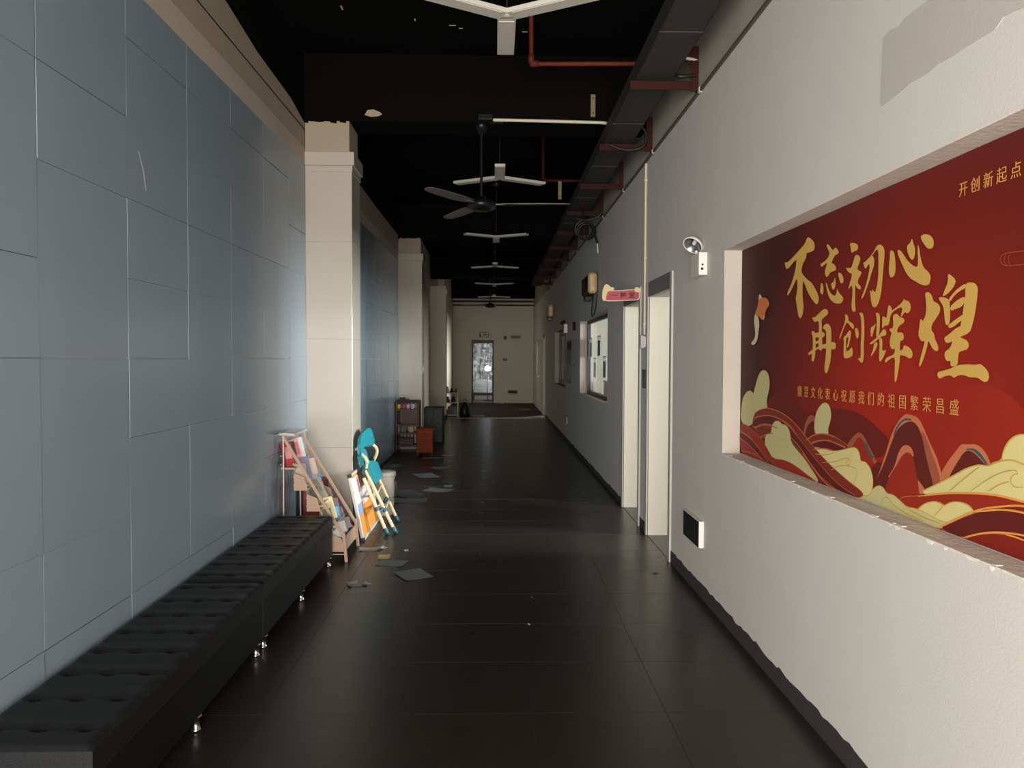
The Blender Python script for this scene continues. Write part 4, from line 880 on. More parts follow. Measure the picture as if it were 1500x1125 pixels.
toy(-1.195,19.8,.6205,.15,'paper_white','white toy at the left end on top of the far shelf')
toy(-1.08,19.8,.6205,.11,'toy_dark','black round toy on top of the far shelf')
toy(-.975,19.8,.6205,.10,'toy_red','red toy at the right end on top of the far shelf')
toy(-1.18,19.78,.3805,.14,'toy_brown','brown toy on the middle board of the far shelf')
toy(-1.04,19.78,.3805,.15,'toy_dark','dark toy on the middle board of the far shelf')
for X, m, l in ((-1.16,'toy_red','red book upright in the lower part of the far shelf'),(-1.10,'toy_brown','brown book upright in the lower part of the far shelf')):
    r = thing('book',(X,19.8,.0705),l,'book','books in the far shelf')
    b = B(); b.box(X-.014,X+.014,19.72,19.87,.073,.27); b.build('pages','paper_white',r)
    b = B(); b.box(X-.018,X-.014,19.715,19.875,.0705,.28); b.box(X+.014,X+.018,19.715,19.875,.0705,.28); b.box(X-.014,X+.014,19.715,19.72,.0705,.28); b.build('cover',m,r)
r = thing('storage_box',(-1.0,19.8,.0705),'slate blue box in the lower part of the far shelf','box')
b = B(); b.box(-1.06,-.95,19.70,19.92,.0705,.16); b.build('box_body','toy_blue',r,bevel=.004)
b = B(); b.box(-1.063,-.947,19.697,19.923,.15,.175); b.build('box_lid','toy_blue',r,bevel=.003)
r = thing('bag',(-.76,19.95,0),'black bag standing on the floor beside the far shelf','bag')
b = B(); b.lathe((-.76,19.95,0),(0,0,1),[(.0001,0),(.10,0),(.125,.06),(.12,.22),(.085,.33),(.03,.37),(.0001,.375)],14); b.build('bag_body','leather',r)
b = B(); b.tube(smooth_line([(-.80,19.95,.345),(-.80,19.95,.44),(-.72,19.95,.44),(-.72,19.95,.345)],2),.008,6); b.build('handle','leather',r)

def sheet(x, y, w, d, ang, m, label, curl=.01, name='paper_sheet', fold=0):
    r = thing(name,(x,y,0),label,'paper','papers scattered over the dark floor')
    b = B(); n = 6; c, s = math.cos(ang), math.sin(ang); top = []
    for i in range(n+1):
        u = -w/2+w*i/n
        for j in range(n+1):
            v = -d/2+d*j/n
            z = .0012 + curl*(max(0,abs(u)/(w/2)-.4)**2*.9 + max(0,(v/(d/2))-.3)**2*.6) + (fold*max(0,u) if fold else 0)
            top.append((x+u*c-v*s, y+u*s+v*c, z))
    k = n+1
    fs = [(i*k+j,(i+1)*k+j,(i+1)*k+j+1,i*k+j+1) for i in range(n) for j in range(n)]
    b.add(top+[(p[0],p[1],p[2]-.0008) for p in top], fs+[tuple(k*k+q for q in reversed(f)) for f in fs], 0, True)
    b.build('sheet', m, r)
sheet(-.55,5.32,.20,.24,.5,'paper_grey','grey sheet lying alone on the floor, right of the other papers by the rack',.012)
sheet(-.73,5.62,.20,.16,-.2,'paper_grey','grey sheet lying beside the small tan card',.010)
sheet(-.81,5.80,.085,.12,.1,'paper_tan','small tan card on the floor before the leaning board',.012,'paper_card')
sheet(-.95,6.02,.16,.07,.15,'paper_dim','crumpled torn paper strip on the floor at the foot of the cork board',.03,'paper_scrap')
sheet(-.86,6.07,.06,.05,.9,'paper_floor','little white scrap right of the torn strip',.02,'paper_scrap')
sheet(-.91,5.08,.07,.09,.4,'paper_dim','folded pale scrap on the floor by the end of the bench',.03,'paper_scrap')
sheet(-.83,5.09,.05,.05,1.0,'paper_dim','tiny pale scrap beside the folded one by the end of the bench',.02,'paper_scrap')
sheet(-.67,5.99,.03,.04,.3,'paper_floor','tiny white crumb of paper right of the tan card',.015,'paper_scrap')
sheet(-.86,9.86,.26,.36,.4,'paper_floor','pale blue white sheet alone mid floor beyond the bin',.015)
sheet(-.73,10.55,.26,.20,-.3,'paper_dim','dim sheet just beyond the pale blue white one',.012)
sheet(-.70,11.88,.18,.12,.1,'paper_floor','bright white sheet on the floor right of the orange cabinet',.02)
sheet(-.92,11.62,.28,.14,.05,'paper_dim','dim sheet half under the orange cabinet',.01)
sheet(-.53,9.03,.10,.13,.0,'paper_floor','small bright note on the end of the grey strip on the floor',.015)
sheet(-.70,9.00,.22,.12,.03,'paper_grey','long grey strip of paper beside the small bright note',.006,'paper_strip')
sheet(-.96,8.55,.30,.42,.5,'paper_grey','large grey sheet, back one of the pair right of the bin',.015)
sheet(-.62,8.75,.30,.22,-.4,'paper_dim','pale sheet overlapping the right side of the large grey pair',.02)
sheet(-.86,8.08,.34,.20,.1,'paper_dim','printed pale sheet nearest the bin on its right',.02)
sheet(-1.40,10.75,.24,.26,.2,'paper_dim','pale sheet on the floor close to the blue wall before the bamboo shelf',.02)
sheet(-.34,11.9,.24,.16,.0,'paper_grey','grey sheet farthest right among the papers before the orange cabinet',.01)
sheet(-.42,20.15,.34,.42,.2,'paper_floor','white sheet on the floor beside the black bag far down the corridor',.05)
sheet(.19,4.31,.012,.02,.4,'paper_floor','white speck of paper in the middle of the near floor',.004,'paper_scrap')
sheet(.23,4.80,.010,.014,.4,'paper_dim','dim speck of paper farther up the middle of the near floor',.004,'paper_scrap')
sheet(.85,22.9,.34,.3,.3,'paper_dim','pale scrap on the floor by the far room door',.03,'paper_scrap')
sheet(.17,25.9,.22,.2,.2,'paper_floor','pale scrap at the foot of the end wall right of the doorway',.03,'paper_scrap')
sheet(1.10,5.34,.03,.03,.2,'leather','dark crumb lying near the right wall before the first door',.006,'paper_scrap')

# ------------------------------------------------------------------ things on the right wall
el = thing('emergency_light', (XR, 4.83, 2.03), 'white emergency light with one round lamp head above the recess corner', 'emergency light')
b = B(); b.box(XR-.052, XR, 4.735, 4.93, 1.968, 2.105); b.build('light_housing', 'device_white', el, bevel=.004)
for x_, z_, q in ((XR-.030,2.030,.006),(XR-.032,2.005,.008)):
    b = B(); b.lathe((x_,4.7352,z_),(0,-1,0),[(.0001,0),(q,0),(q,.002),(.0001,.002)],12); b.build('socket','sign_black',el)
b = B(); b.tube([(XR-.03,4.87,2.10),(XR-.035,4.87,2.13)],.010,8); b.build('lamp_neck','device_white',el)
ax_ = Vector((-.55,-.45,-.72)).normalized(); c_ = Vector((XR-.055,4.87,2.165))
b = B(); b.lathe(c_-ax_*.035, ax_, [(.0001,0),(.03,.002),(.055,.016),(.064,.035),(.064,.042),(.058,.042),(.058,.038)], 22); hd = b.build('lamp_head','device_white',el)
b = B(); b.lathe(c_-ax_*.030, ax_, [(.0001,.002),(.03,.008),(.056,.036)], 22); b.build('reflector','steel',hd)
b = B(); b.lathe(c_-ax_*.026, ax_, [(.012,0),(.012,.02),(.0001,.026)], 10); b.build('bulb','clear_cover',hd)

es = thing('exit_sign', (XR, 4.945, .4), 'black low level exit sign box on the right wall before the first door', 'sign')
b = B(); b.box(XR-.03, XR, 4.75, 5.14, .315, .478); b.build('sign_housing','device_white',es,bevel=.002)
b = B(); b.box(XR-.0325, XR-.0295, 4.753, 5.137, .318, .475); b.build('sign_face','sign_black',es)

vc = thing('conduit', (XR-.01, 6.66, 2.4), 'vertical white plastic conduit running down between the two near doors', 'conduit')
b = B(); b.tube([(XR-.011,6.66,3.10),(XR-.011,6.66,1.67)], .010, 10); b.build('conduit_pipe','pvc_white',vc)
for z in (2.95,2.3,1.75):
    b = B(); b.box(XR-.024,XR,6.645,6.675,z,z+.02); b.build('clip','pvc_white',vc,bevel=.003)
sw = thing('light_switch', (XR, 6.70, 1.6), 'wall switch under a clear cover below the white conduit', 'switch')
b = B(); b.box(XR-.012,XR,6.655,6.745,1.565,1.655); b.build('switch_plate','device_white',sw,bevel=.003)
b = B(); b.box(XR-.018,XR-.011,6.675,6.725,1.58,1.64); b.build('rocker','device_white',sw,bevel=.002)
b = B(); b.box(XR-.045,XR-.013,6.648,6.752,1.556,1.664); b.build('cover','clear_cover',sw,bevel=.006)
gs = thing('notice_sticker', (XR, 6.71, 1.30), 'green notice sticker on the pier between the two near doors', 'sticker')
b = B(); b.box(XR-.003,XR,6.62,6.80,1.215,1.375); b.build('sticker_sheet','sign_green',gs)
b = B(); b.box(XR-.0036,XR-.0028,6.62,6.80,1.358,1.372); b.build('printed_bar','alu_dark',gs)
b = B()
for k in range(4): b.box(XR-.0036,XR-.0028,6.64,6.78-.02*k,1.245+k*.026,1.255+k*.026)
b.build('printed_lines','paper_dim',gs)

bl = thing('class_sign', (1.1, 6.88, 2.02), 'pink blade sign with lettering sticking out over the second door', 'sign')
Y_ = 6.868
def plate_y(P, y0, y1, name, m, parent):
    tris = tessellate_polygon([[Vector((p[0],p[1],0)) for p in P]]); n = len(P); b = B()
    b.add([(p[0],y0,p[1]) for p in P]+[(p[0],y1,p[1]) for p in P], [tuple(t) for t in tris]+[tuple(n+q for q in t) for t in tris]+[(i,(i+1)%n,n+(i+1)%n,n+i) for i in range(n)])
    return b.build(name,m,parent)
P = smooth_loop([(.945,1.968),(1.0,1.963),(1.1,1.969),(1.2,1.973),(1.252,1.975),(1.255,2.03),(1.25,2.072),(1.16,2.067),(1.08,2.058),(.95,2.058),(.94,2.01)],1)
plate_y(P, Y_, Y_+.014, 'sign_board', 'pvc_white', bl)
P2 = [(1.1+(p[0]-1.1)*.955, 2.017+(p[1]-2.017)*.86) for p in P]
plate_y(P2, Y_-.003, Y_+.001, 'sign_face', 'sign_pink', bl)
blob = smooth_loop([(.93,1.965),(.925,2.03),(.935,2.08),(.955,2.115),(.985,2.105),(1.0,2.085),(1.03,2.085),(1.03,2.058),(.985,2.056),(.965,2.03),(.96,1.97)],2)
plate_y(blob, Y_-.005, Y_+.010, 'bear_shaped_ornament', 'sign_cream', bl).name = 'ornament'
plate_y(smooth_loop([(1.205,2.05),(1.21,2.085),(1.235,2.088),(1.262,2.075),(1.262,2.05),(1.24,2.04)],2), Y_-.005, Y_+.010, 'ornament', 'sign_cream', bl)
for ch_, xx in (('一',1.008),('舞',1.082),('室',1.158)):
    text(ch_, (xx, Y_-.0035, 1.998), .052, 'ink_dark', bl, ((1,0,0),(0,0,1),(0,-1,0)), bold=.0012)

def wall_speaker(y0, y1, label, zz=0):
    r = thing('wall_speaker', (XR, (y0+y1)/2, 2.28+zz), label, 'speaker', 'boxes high on the right wall')
    b = B(); b.box(1.145, XR-.02, y0+.02, y1-.02, 2.275+zz, 2.52+zz); b.build('speaker_body','box_dark',r,bevel=.03,seg=4)
    for ya, yb in ((y0,y0+.10),(y1-.10,y1)):
        b = B(); b.box(1.138, XR-.016, ya, yb, 2.268+zz, 2.528+zz); b.build('end_cap','device_beige',r,bevel=.045,seg=5)
    b = B(); b.box(1.141,1.147,y0+.06,y1-.06,2.30+zz,2.50+zz); b.build('grille','sign_black',r)
    b = B(); b.lathe((1.20,y0-.001,2.335+zz),(0,-1,0),[(.0001,.004),(.016,.004),(.02,0)],12); b.build('knob','device_white',r)
    b = B(); b.box(XR-.03, XR, y0+.25, y0+.33, 2.30+zz, 2.50+zz); b.build('wall_bracket','alu_dark',r)
    b = B(); b.box(1.16,1.25,y1-.36,y1-.12,2.215+zz,2.272+zz); b.build('foot_bracket','sign_black',r,bevel=.006)
    return r
r = wall_speaker(9.70, 10.55, 'beige ended dark speaker box above the first window, nearer of two')
b = B(); b.tube(smooth_line([(1.20,9.74,2.28),(1.21,9.8,2.19),(1.20,9.88,2.05),(1.22,9.98,1.985),(1.24,9.90,2.03),(1.25,9.82,2.12),(1.255,9.80,2.27)],3), .007, 8); b.build('cable','cable_black',r)
wall_speaker(17.0, 17.8, 'beige ended dark speaker box far along the right wall, farther of two', .10)
fa = thing('fire_alarm', (XR, 12.55, 1.98), 'small red fire alarm box beyond the first window', 'fire alarm')
b = B(); b.box(XR-.035,XR,12.48,12.64,1.92,2.05); b.build('alarm_body','rust_red',fa,bevel=.006)
b = B(); b.box(XR-.038,XR-.034,12.52,12.60,1.95,2.01); b.build('alarm_face','pipe_red',fa)
r = thing('call_point',(XR,12.66,1.40),'dark switch box on the wall left of the first window','switch')
b = B(); b.box(XR-.025,XR,12.6,12.74,1.36,1.46); b.build('switch_plate','alu_dark',r,bevel=.004)
b = B(); b.box(XR-.031,XR-.024,12.64,12.70,1.38,1.44); b.build('rocker','sign_black',r)
nb = thing('notice_board',(XR,13.4,1.45),'dark red topped notice board between the two far windows','notice board')
b = B(); b.box(XR-.021,XR-.001,12.92,13.75,1.06,1.78); b.build('board_panel','alu_dark',nb,bevel=.003)
b = B(); b.box(XR-.024,XR-.019,12.96,13.71,1.62,1.75); b.build('board_header','rust_red',nb)
for y,z,m in ((13.0,1.38,'paper_dim'),(13.4,1.36,'paper_grey'),(13.1,1.12,'sign_green')):
    b = B(); b.box(XR-.023,XR-.019,y,y+.27,z,z+.2); b.build('pinned_sheet',m,nb)
for i,(y,z,h,l) in enumerate(((13.86,1.30,.42,'pale notice sheet taped upright beside the dark far window, right one'),(14.05,1.05,.60,'pale narrow notice sheet taped beside the dark far window, left one'))):
    r = thing('wall_notice',(XR,y,z),l,'notice','sheets by the dark far window')
    b = B(); b.box(XR-.003,XR,y-.05,y+.05,z,z+h); b.build('sheet','paper_dim',r)
    b = B(); b.box(XR-.0036,XR-.0028,y-.04,y+.04,z+h*.55,z+h*.9); b.build('printed_block','paper_grey',r)
r = thing('emergency_light',(XR,14.0,1.97),'small white emergency light above the dark far window','emergency light')
b = B(); b.box(XR-.06,XR,13.9,14.12,1.92,2.08); b.build('light_housing','device_white',r,bevel=.006)
b = B(); b.lathe((XR-.05,14.01,2.08),(-.5,-.3,.6),[(.0001,0),(.03,.005),(.055,.05),(.045,.05),(.0001,.02)],14); b.build('lamp_head','alu_dark',r)
r = thing('wall_socket',(XR,13.9,.36),'pale socket low on the right wall beyond the first window','socket')
b = B(); b.box(XR-.012,XR,13.84,13.96,.32,.44); b.build('socket_plate','device_white',r,bevel=.003)
b = B(); b.box(XR-.014,XR-.011,13.87,13.93,.35,.41); b.build('socket_face','paper_dim',r)

tp = bpy.data.materials.new('thin_paper'); tp.use_nodes = True; nt = tp.node_tree; nt.nodes.clear()
o_ = nt.nodes.new('ShaderNodeOutputMaterial'); a_ = nt.nodes.new('ShaderNodeBsdfTranslucent'); a_.inputs[0].default_value = (.8,.8,.74,1); d_ = nt.nodes.new('ShaderNodeBsdfDiffuse'); d_.inputs[0].default_value = (.8,.8,.76,1); m_ = nt.nodes.new('ShaderNodeMixShader')
nt.links.new(a_.outputs[0],m_.inputs[1]); nt.links.new(d_.outputs[0],m_.inputs[2]); nt.links.new(m_.outputs[0],o_.inputs[0]); MATS['thin_paper'] = tp
# posters and cabinets behind the glass of the first window
for i,(y,z,l) in enumerate(((10.48,1.50,'upper pale poster with dark picture behind the first window, right of two'),(11.40,1.49,'upper pale poster with dark picture behind the first window, left of two'),
                           (9.93,1.22,'lower pale poster with violet picture behind the first window, right of two'),(10.91,1.20,'lower pale poster with grey picture behind the first window, left of two'))):
    r = thing('window_poster',(1.43,y,z),l,'poster','posters behind the first window')
    b = B(); b.box(1.401,1.404,y,y+.36,z,z+.28); b.build('poster_sheet','thin_paper',r)
    mm = 'poster_picture_%d' % i; mat(mm,((62,62,70),(70,66,66),(60,52,88),(70,72,74))[i],.5,.3,20)
    b = B(); b.box(1.3995,1.4012,y+.08,y+.30,z+.012,z+.215); b.build('poster_picture',mm,r)
    b = B(); b.box(1.3995,1.4012,y,y+.36,z+.268,z+.28); b.build('poster_top_bar','bamboo_red',r)
for y0,y1,l in ((9.0,10.15,'beige low cabinet seen through the first window, nearer one'),(10.6,11.7,'beige low cabinet seen through the first window, farther one')):
    r = thing('low_cabinet',(1.8,(y0+y1)/2,0),l,'cabinet','cabinets behind the first window')
    b = B(); b.box(1.62,2.0,y0,y1,0,1.12); b.build('cabinet_body','room_wall',r,bevel=.006)
    b = B(); b.box(1.605,2.01,y0-.01,y1+.01,1.12,1.15); b.build('top','cream_paint',r,bevel=.004)
    for a,c in ((y0+.01,(y0+y1)/2-.005),((y0+y1)/2+.005,y1-.01)):
        b = B(); b.box(1.608,1.622,a,c,.05,1.10); b.build('door','cream_paint',r,bevel=.003)

# ------------------------------------------------------------------ overhead: cable tray, brackets, cables, pipes
tr_ = thing('cable_tray', (1.0, 10, 3.22), 'long dark grey cable tray under the ceiling above the right wall', 'cable tray')
b = B(); b.box(.87, 1.10, YB+.02, 19.0, 3.205, 3.212); b.build('tray_bottom','tray_grey',tr_)
for X in (.868,1.098):
    b = B(); b.box(X,X+.004,YB,19.0,3.205,3.295); b.build('tray_side','tray_grey',tr_)
b = B(); b.box(.865,1.105,YB,19.0,3.295,3.30); b.build('tray_cover','tray_grey',tr_)
for y in (3.2,4.25,5.9,7.2,8.6,10.2):
    b = B(); b.box(.866,1.102,y,y+.012,3.2035,3.2055); b.build('joint_strip','pvc_white' if False else 'cable_grey',tr_)
ORD = ['first','second','third','fourth','fifth','sixth','seventh','eighth','ninth','tenth']
for i in range(10):
    y = 4.99+1.455*i
    r = thing('tray_bracket',(XR,y,3.16),'rust red angle bracket under the cable tray, %s from the camera' % ORD[i],'bracket','rust red brackets of the cable tray')
    b = B(); b.box(XR-.006,XR,y,y+.06,3.142,3.42); b.box(XR-.05,XR-.0065,y,y+.006,3.142,3.42); b.build('wall_angle','rust_red',r)
    b = B(); b.box(.84,XR-.051,y+.001,y+.055,3.195,3.2025); b.box(.84,XR-.051,y+.001,y+.007,3.15,3.195); b.build('arm','rust_red',r)
    for z in (3.17,3.39):
        b = B(); b.lathe((XR-.006,y+.035,z),(-1,0,0),[(.010,0),(.010,.008),(.0001,.008)],6); b.build('bolt','steel',r)
    for X in (.90,1.08):
        b = B(); b.lathe((X,y+.03,3.195),(0,0,-1),[(.009,0),(.009,.02),(.0001,.02)],6); b.build('bolt','steel',r)
hc = thing('wall_cable',(XR,8,3.13),'dark grey cable trunking running along the right wall under the brackets','cable')
b = B(); b.box(XR-.016,XR,YB+.02,19.2,3.112,3.134); b.build('trunking','cable_grey',hc,bevel=.004)
for i in range(10):
    y = 4.9+1.455*i; b = B(); b.box(XR-.020,XR,y,y+.03,3.108,3.138); b.build('clip','pvc_white',hc)
r = thing('cable_stub',(1.2,5.0,3.33),'cream cable end poking out beside the first rust red bracket','cable')
b = B(); b.tube([(1.265,5.0,3.335),(1.19,4.99,3.345),(1.10,5.0,3.35)],.010,8); b.build('cable_sheath','pvc_white',r)
b = B(); b.tube(smooth_line([(1.10,5.0,3.35),(1.115,5.03,3.31),(1.118,5.0,3.25),(1.15,4.97,3.22),(1.25,4.985,3.24)],2),.012,8); b.build('cable_core','cable_black',r)
r = thing('cable_loop',(1.1,9.3,3.1),'black coil of cable hanging below the tray with a loose end on the wall','cable')
pts = []
for k in range(40):
    a = 2*PI*k/15; pts.append((1.04+.11*math.cos(a)+.002*k, 9.35+.008*k, 3.00+.10*math.sin(a)))
b = B(); b.tube(pts,.013,8); b.tube(smooth_line([(1.0,9.2,3.20),(1.03,9.3,3.12),(1.16,9.5,3.05),(1.235,9.62,2.87)],2),.014,8); b.tube(smooth_line([(1.25,9.3,3.19),(1.2,9.32,3.12),(1.05,9.35,3.09),(.95,9.38,3.12)],2),.012,8); b.build('coil','cable_black',r)
b = B(); b.tube([(1.235,9.62,2.875),(1.245,9.64,2.75)],.010,8); b.build('cable_end','pvc_white',r)
r = thing('cable_stub',(1.1,6.4,3.15),'black cable sagging under the second rust red bracket','cable')
b = B(); b.tube(smooth_line([(.92,6.42,3.19),(1.0,6.43,3.155),(1.12,6.43,3.15),(1.21,6.42,3.18),(1.22,6.42,3.30),(1.13,6.42,3.36)],2),.012,8); b.build('cable_core','cable_black',r)

def pipe(pts, rad, m, name, label, cat, joints=()):
    r = thing(name, pts[0], label, cat); b = B(); b.tube(pts, rad, 12); b.build('pipe_run', m, r)
    for j in joints:
        b = B(); b.lathe(j[0], j[1], [(rad*.9,-.03),(rad*1.35,-.03),(rad*1.35,.03),(rad*.9,.03)], 12); b.build('fitting', m, r)
    return r
pipe([(1.10,5.75,3.588),(.7,5.75,3.584),(.285,5.75,3.578),(.262,5.75,3.585),(.255,5.75,3.61),(.252,5.75,3.96)], .0165, 'pipe_red', 'sprinkler_pipe', 'red sprinkler pipe bending up to the ceiling, nearest the camera', 'pipe',
     [((.275,5.75,3.580),(1,0,0)),((.254,5.75,3.615),(0,0,1))])
pipe([(1.20,8.95,3.465),(.55,8.95,3.465),(.535,8.95,3.48),(.53,8.95,3.96)], .018, 'rust_red', 'sprinkler_pipe', 'dark red sprinkler pipe beyond the ceiling fan', 'pipe', [((.56,8.95,3.465),(1,0,0))])
pipe([(.90,6.46,3.30),(.925,6.46,3.345),(.91,6.46,3.368),(.87,6.46,3.376),(.4,6.46,3.385),(-.02,6.46,3.39)], .013, 'pvc_white', 'conduit', 'white conduit under the ceiling beam leading to the fan', 'conduit')
for (x_,y_,z0,z1,l) in ((.80,6.572,3.455,3.635,'pale wood strip fixed to the ceiling beam'),(.72,8.92,3.25,3.43,'pale wood strip hanging under the dark red pipe')):
    r = thing('wood_strip',(x_,y_,z1),l,'strip'); b = B(); b.box(x_-.019,x_+.019,y_-.012,y_+.009,z0,z1+(.02 if y_>8 else 0)); b.build('strip','wood_strip',r,bevel=.002)
    for z in (z0+.03,z1-.03):
        b = B(); b.lathe((x_,y_-.012,z),(0,-1,0),[(.006,0),(.006,.003),(.0001,.003)],8); b.build('screw','alu_dark',r)

# Y-shaped lamps hanging along the middle of the corridor
def y_lamp(x, y, flip, label):
    z = 3.20; r = thing('ceiling_lamp',(x,y,z),label,'lamp','three armed lamps along the corridor')
    for k in range(3):
        a = PI/2 + 2*PI*k/3 + (PI if flip else 0); d = Vector((math.cos(a),math.sin(a),0)); c = Vector((x,y,z))
        b = B(); b.bar(c+d*.02, c+d*.50, .095, .024); arm = b.build('lamp_arm','lamp_white',r,bevel=.003)
        b = B(); b.bar(c+d*.05-Vector((0,0,.013)), c+d*.485-Vector((0,0,.013)), .078, .004); b.build('diffuser','lamp_white',arm)
    b = B(); b.lathe((x,y,z-.0115),(0,0,1),[(.0001,0),(.050,0),(.050,.023),(.0001,.023)],6); b.build('lamp_hub','lamp_white',r)
    b = B(); b.tube([(x,y,z+.01),(x,y,ZC)],.004,6); b.lathe((x,y,ZC-.03),(0,0,1),[(.0001,0),(.05,0),(.05,.03)],14); b.build('ceiling_rose','alu_dark',r)
LL = ['nearest the camera, cut by the top edge of the photo','second from the camera, behind the near ceiling fan','third from the camera','fourth from the camera','fifth from the camera','sixth from the camera','seventh and last, before the end wall']
for k,(x_,y_) in enumerate(((.055,4.06),(.04,7.66),(.012,11.34),(-.006,14.93),(-.02,18.5),(-.03,22.1),(-.04,25.0))):
    y_lamp(x_,y_,k % 2 == 1,'white three armed hanging lamp, '+LL[k])

def fan(x, y, zt, zh, a0, label):
    r = thing('ceiling_fan',(x,y,zh),label,'fan','ceiling fans hung from the beams')
    b = B(); b.tube([(x,y,zt-.02),(x,y,zh+.05)],.012,10); b.build('down_rod','fan_dark',r)
    b = B(); b.lathe((x,y,zt),(0,0,-1),[(.0001,0),(.06,0),(.058,.03),(.02,.085),(.0001,.085)],18); b.build('canopy','fan_dark',r)
    b = B(); b.lathe((x,y,zh+.07),(0,0,-1),[(.0001,0),(.03,0),(.05,.02),(.11,.035),(.125,.06),(.12,.095),(.07,.115),(.0001,.12)],24); b.build('motor','fan_dark',r)
    for k in range(3):
        a = a0+2*PI*k/3; d = Vector((math.cos(a),math.sin(a),0)); s = Vector((-d.y,d.x,0)); c = Vector((x,y,zh+.005))
        b = B(); b.bar(c+d*.09, c+d*.20, .035, .006); ir = b.build('blade_iron','fan_metal',r)
        pr_ = [(.17,-.045),(.30,-.068),(.55,-.062),(.70,-.048),(.735,-.02),(.735,.02),(.70,.040),(.55,.052),(.30,.055),(.17,.04)]
        q = [c+d*u+s*v+Vector((0,0,v*.10)) for u,v in pr_]; n = len(q)
        b = B(); b.add(q+[p+Vector((0,0,.005)) for p in q],[tuple(range(n-1,-1,-1)),tuple(range(n,2*n))]+[(i,(i+1)%n,n+(i+1)%n,n+i) for i in range(n)]); b.build('blade','fan_metal',r)
fan(-.117, 6.62, 3.405, 2.735, math.radians(237), 'three bladed dark ceiling fan nearest the camera, hung from the first beam')
fan(-.12, 19.2, 3.405, 2.745, math.radians(200), 'dark ceiling fan far down the corridor before the end wall')
r = thing('fan_box',(-.115,6.45,3.40),'small dark junction box beside the near fan rod on the beam','box')
b = B(); b.box(-.14,-.02,6.43,6.56,3.385,3.43); b.build('box_body','fan_dark',r,bevel=.004)
b = B(); b.box(-.02,.06,6.47,6.53,3.375,3.41); b.build('gland','cable_black',r,bevel=.004)
r.location = (-.115,6.45,3.40)

# ------------------------------------------------------------------ end of the corridor
dr_ = thing('door_5',((DX0+DX1)/2,YE,0),None,None); dr_['kind'] = 'structure'
wg = bpy.data.materials.new('wrapped_glass'); wg.use_nodes = True; nt = wg.node_tree; nt.nodes.clear()
o_ = nt.nodes.new('ShaderNodeOutputMaterial'); t_ = nt.nodes.new('ShaderNodeBsdfTransparent'); t_.inputs[0].default_value = (.9,.95,1,1); g_ = nt.nodes.new('ShaderNodeBsdfGlossy'); g_.inputs['Roughness'].default_value = .10
m_ = nt.nodes.new('ShaderNodeMixShader'); m_.inputs[0].default_value = .03; tc = nt.nodes.new('ShaderNodeTexCoord'); nz = nt.nodes.new('ShaderNodeTexNoise'); nz.inputs['Scale'].default_value = 5.5; nz.inputs['Detail'].default_value = 5; nz.inputs['Distortion'].default_value = 1.5
bp_ = nt.nodes.new('ShaderNodeBump'); bp_.inputs['Strength'].default_value = .8; bp_.inputs['Distance'].default_value = .012
nt.links.new(tc.outputs['Object'],nz.inputs['Vector']); nt.links.new(nz.outputs['Fac'],bp_.inputs['Height']); nt.links.new(bp_.outputs[0],g_.inputs['Normal'])
nt.links.new(t_.outputs[0],m_.inputs[1]); nt.links.new(g_.outputs[0],m_.inputs[2]); nt.links.new(m_.outputs[0],o_.inputs[0]); MATS['wrapped_glass'] = wg
b = B(); w = .07
b.box(DX0-w,DX0+.01,YE-.015,YE+.2,0,DZ+w); b.box(DX1-.01,DX1+w,YE-.015,YE+.2,0,DZ+w); b.box(DX0,DX1,YE-.015,YE+.2,DZ-.01,DZ+w)
b.build('door_frame','far_wall',dr_)
b = B(); b.box(DX0+.01,DX1-.01,YE+.09,YE+.13,DZ-.12,DZ-.01); b.box(DX0+.01,DX0+.06,YE+.09,YE+.13,.01,DZ-.12); b.box(DX1-.06,DX1-.01,YE+.09,YE+.13,.01,DZ-.12); b.box(DX0+.06,DX1-.06,YE+.09,YE+.13,.24,.34)
b.build('door_rails','alu_dark',dr_)
b = B(); b.box(DX0+.06,DX1-.06,YE+.105,YE+.115,.34,DZ-.12); b.build('pane','wrapped_glass',dr_)
# plastic film hung behind the glass, with an added globe glowing behind it
fm = bpy.data.materials.new('plastic_film'); fm.use_nodes = True; nt = fm.node_tree; nt.nodes.clear()
o_ = nt.nodes.new('ShaderNodeOutputMaterial'); a_ = nt.nodes.new('ShaderNodeBsdfTranslucent'); a_.inputs[0].default_value = (.12,.15,.19,1)
t_ = nt.nodes.new('ShaderNodeBsdfTransparent'); t_.inputs[0].default_value = (.75,.8,.85,1); m_ = nt.nodes.new('ShaderNodeMixShader'); nz = nt.nodes.new('ShaderNodeTexNoise'); nz.inputs['Scale'].default_value = 5; nz.inputs['Detail'].default_value = 5; nz.inputs['Distortion'].default_value = 1.2
tc = nt.nodes.new('ShaderNodeTexCoord'); mp = nt.nodes.new('ShaderNodeMapping'); mp.inputs['Scale'].default_value = (2.5,1,.7); ra = nt.nodes.new('ShaderNodeMapRange'); ra.inputs[1].default_value = .42; ra.inputs[2].default_value = .62
nt.links.new(tc.outputs['Object'],mp.inputs[0]); nt.links.new(mp.outputs[0],nz.inputs['Vector']); nt.links.new(nz.outputs['Fac'],ra.inputs[0]); nt.links.new(ra.outputs[0],m_.inputs[0])
nt.links.new(t_.outputs[0],m_.inputs[1]); nt.links.new(a_.outputs[0],m_.inputs[2]); nt.links.new(m_.outputs[0],o_.inputs[0]); MATS['plastic_film'] = fm
pf = thing('plastic_curtain',(-.4,26.75,2.0),'crumpled clear plastic film hanging behind the glass of the end door','curtain')
b = B(); n, m = 40, 40
vs = [(-.95+1.05*i/n, 26.75+.03*math.sin(i*.9+j*.13)+.018*math.sin(i*2.1-j*.5)+.01*math.sin(j*1.3), .78+1.45*j/m) for i in range(n+1) for j in range(m+1)]
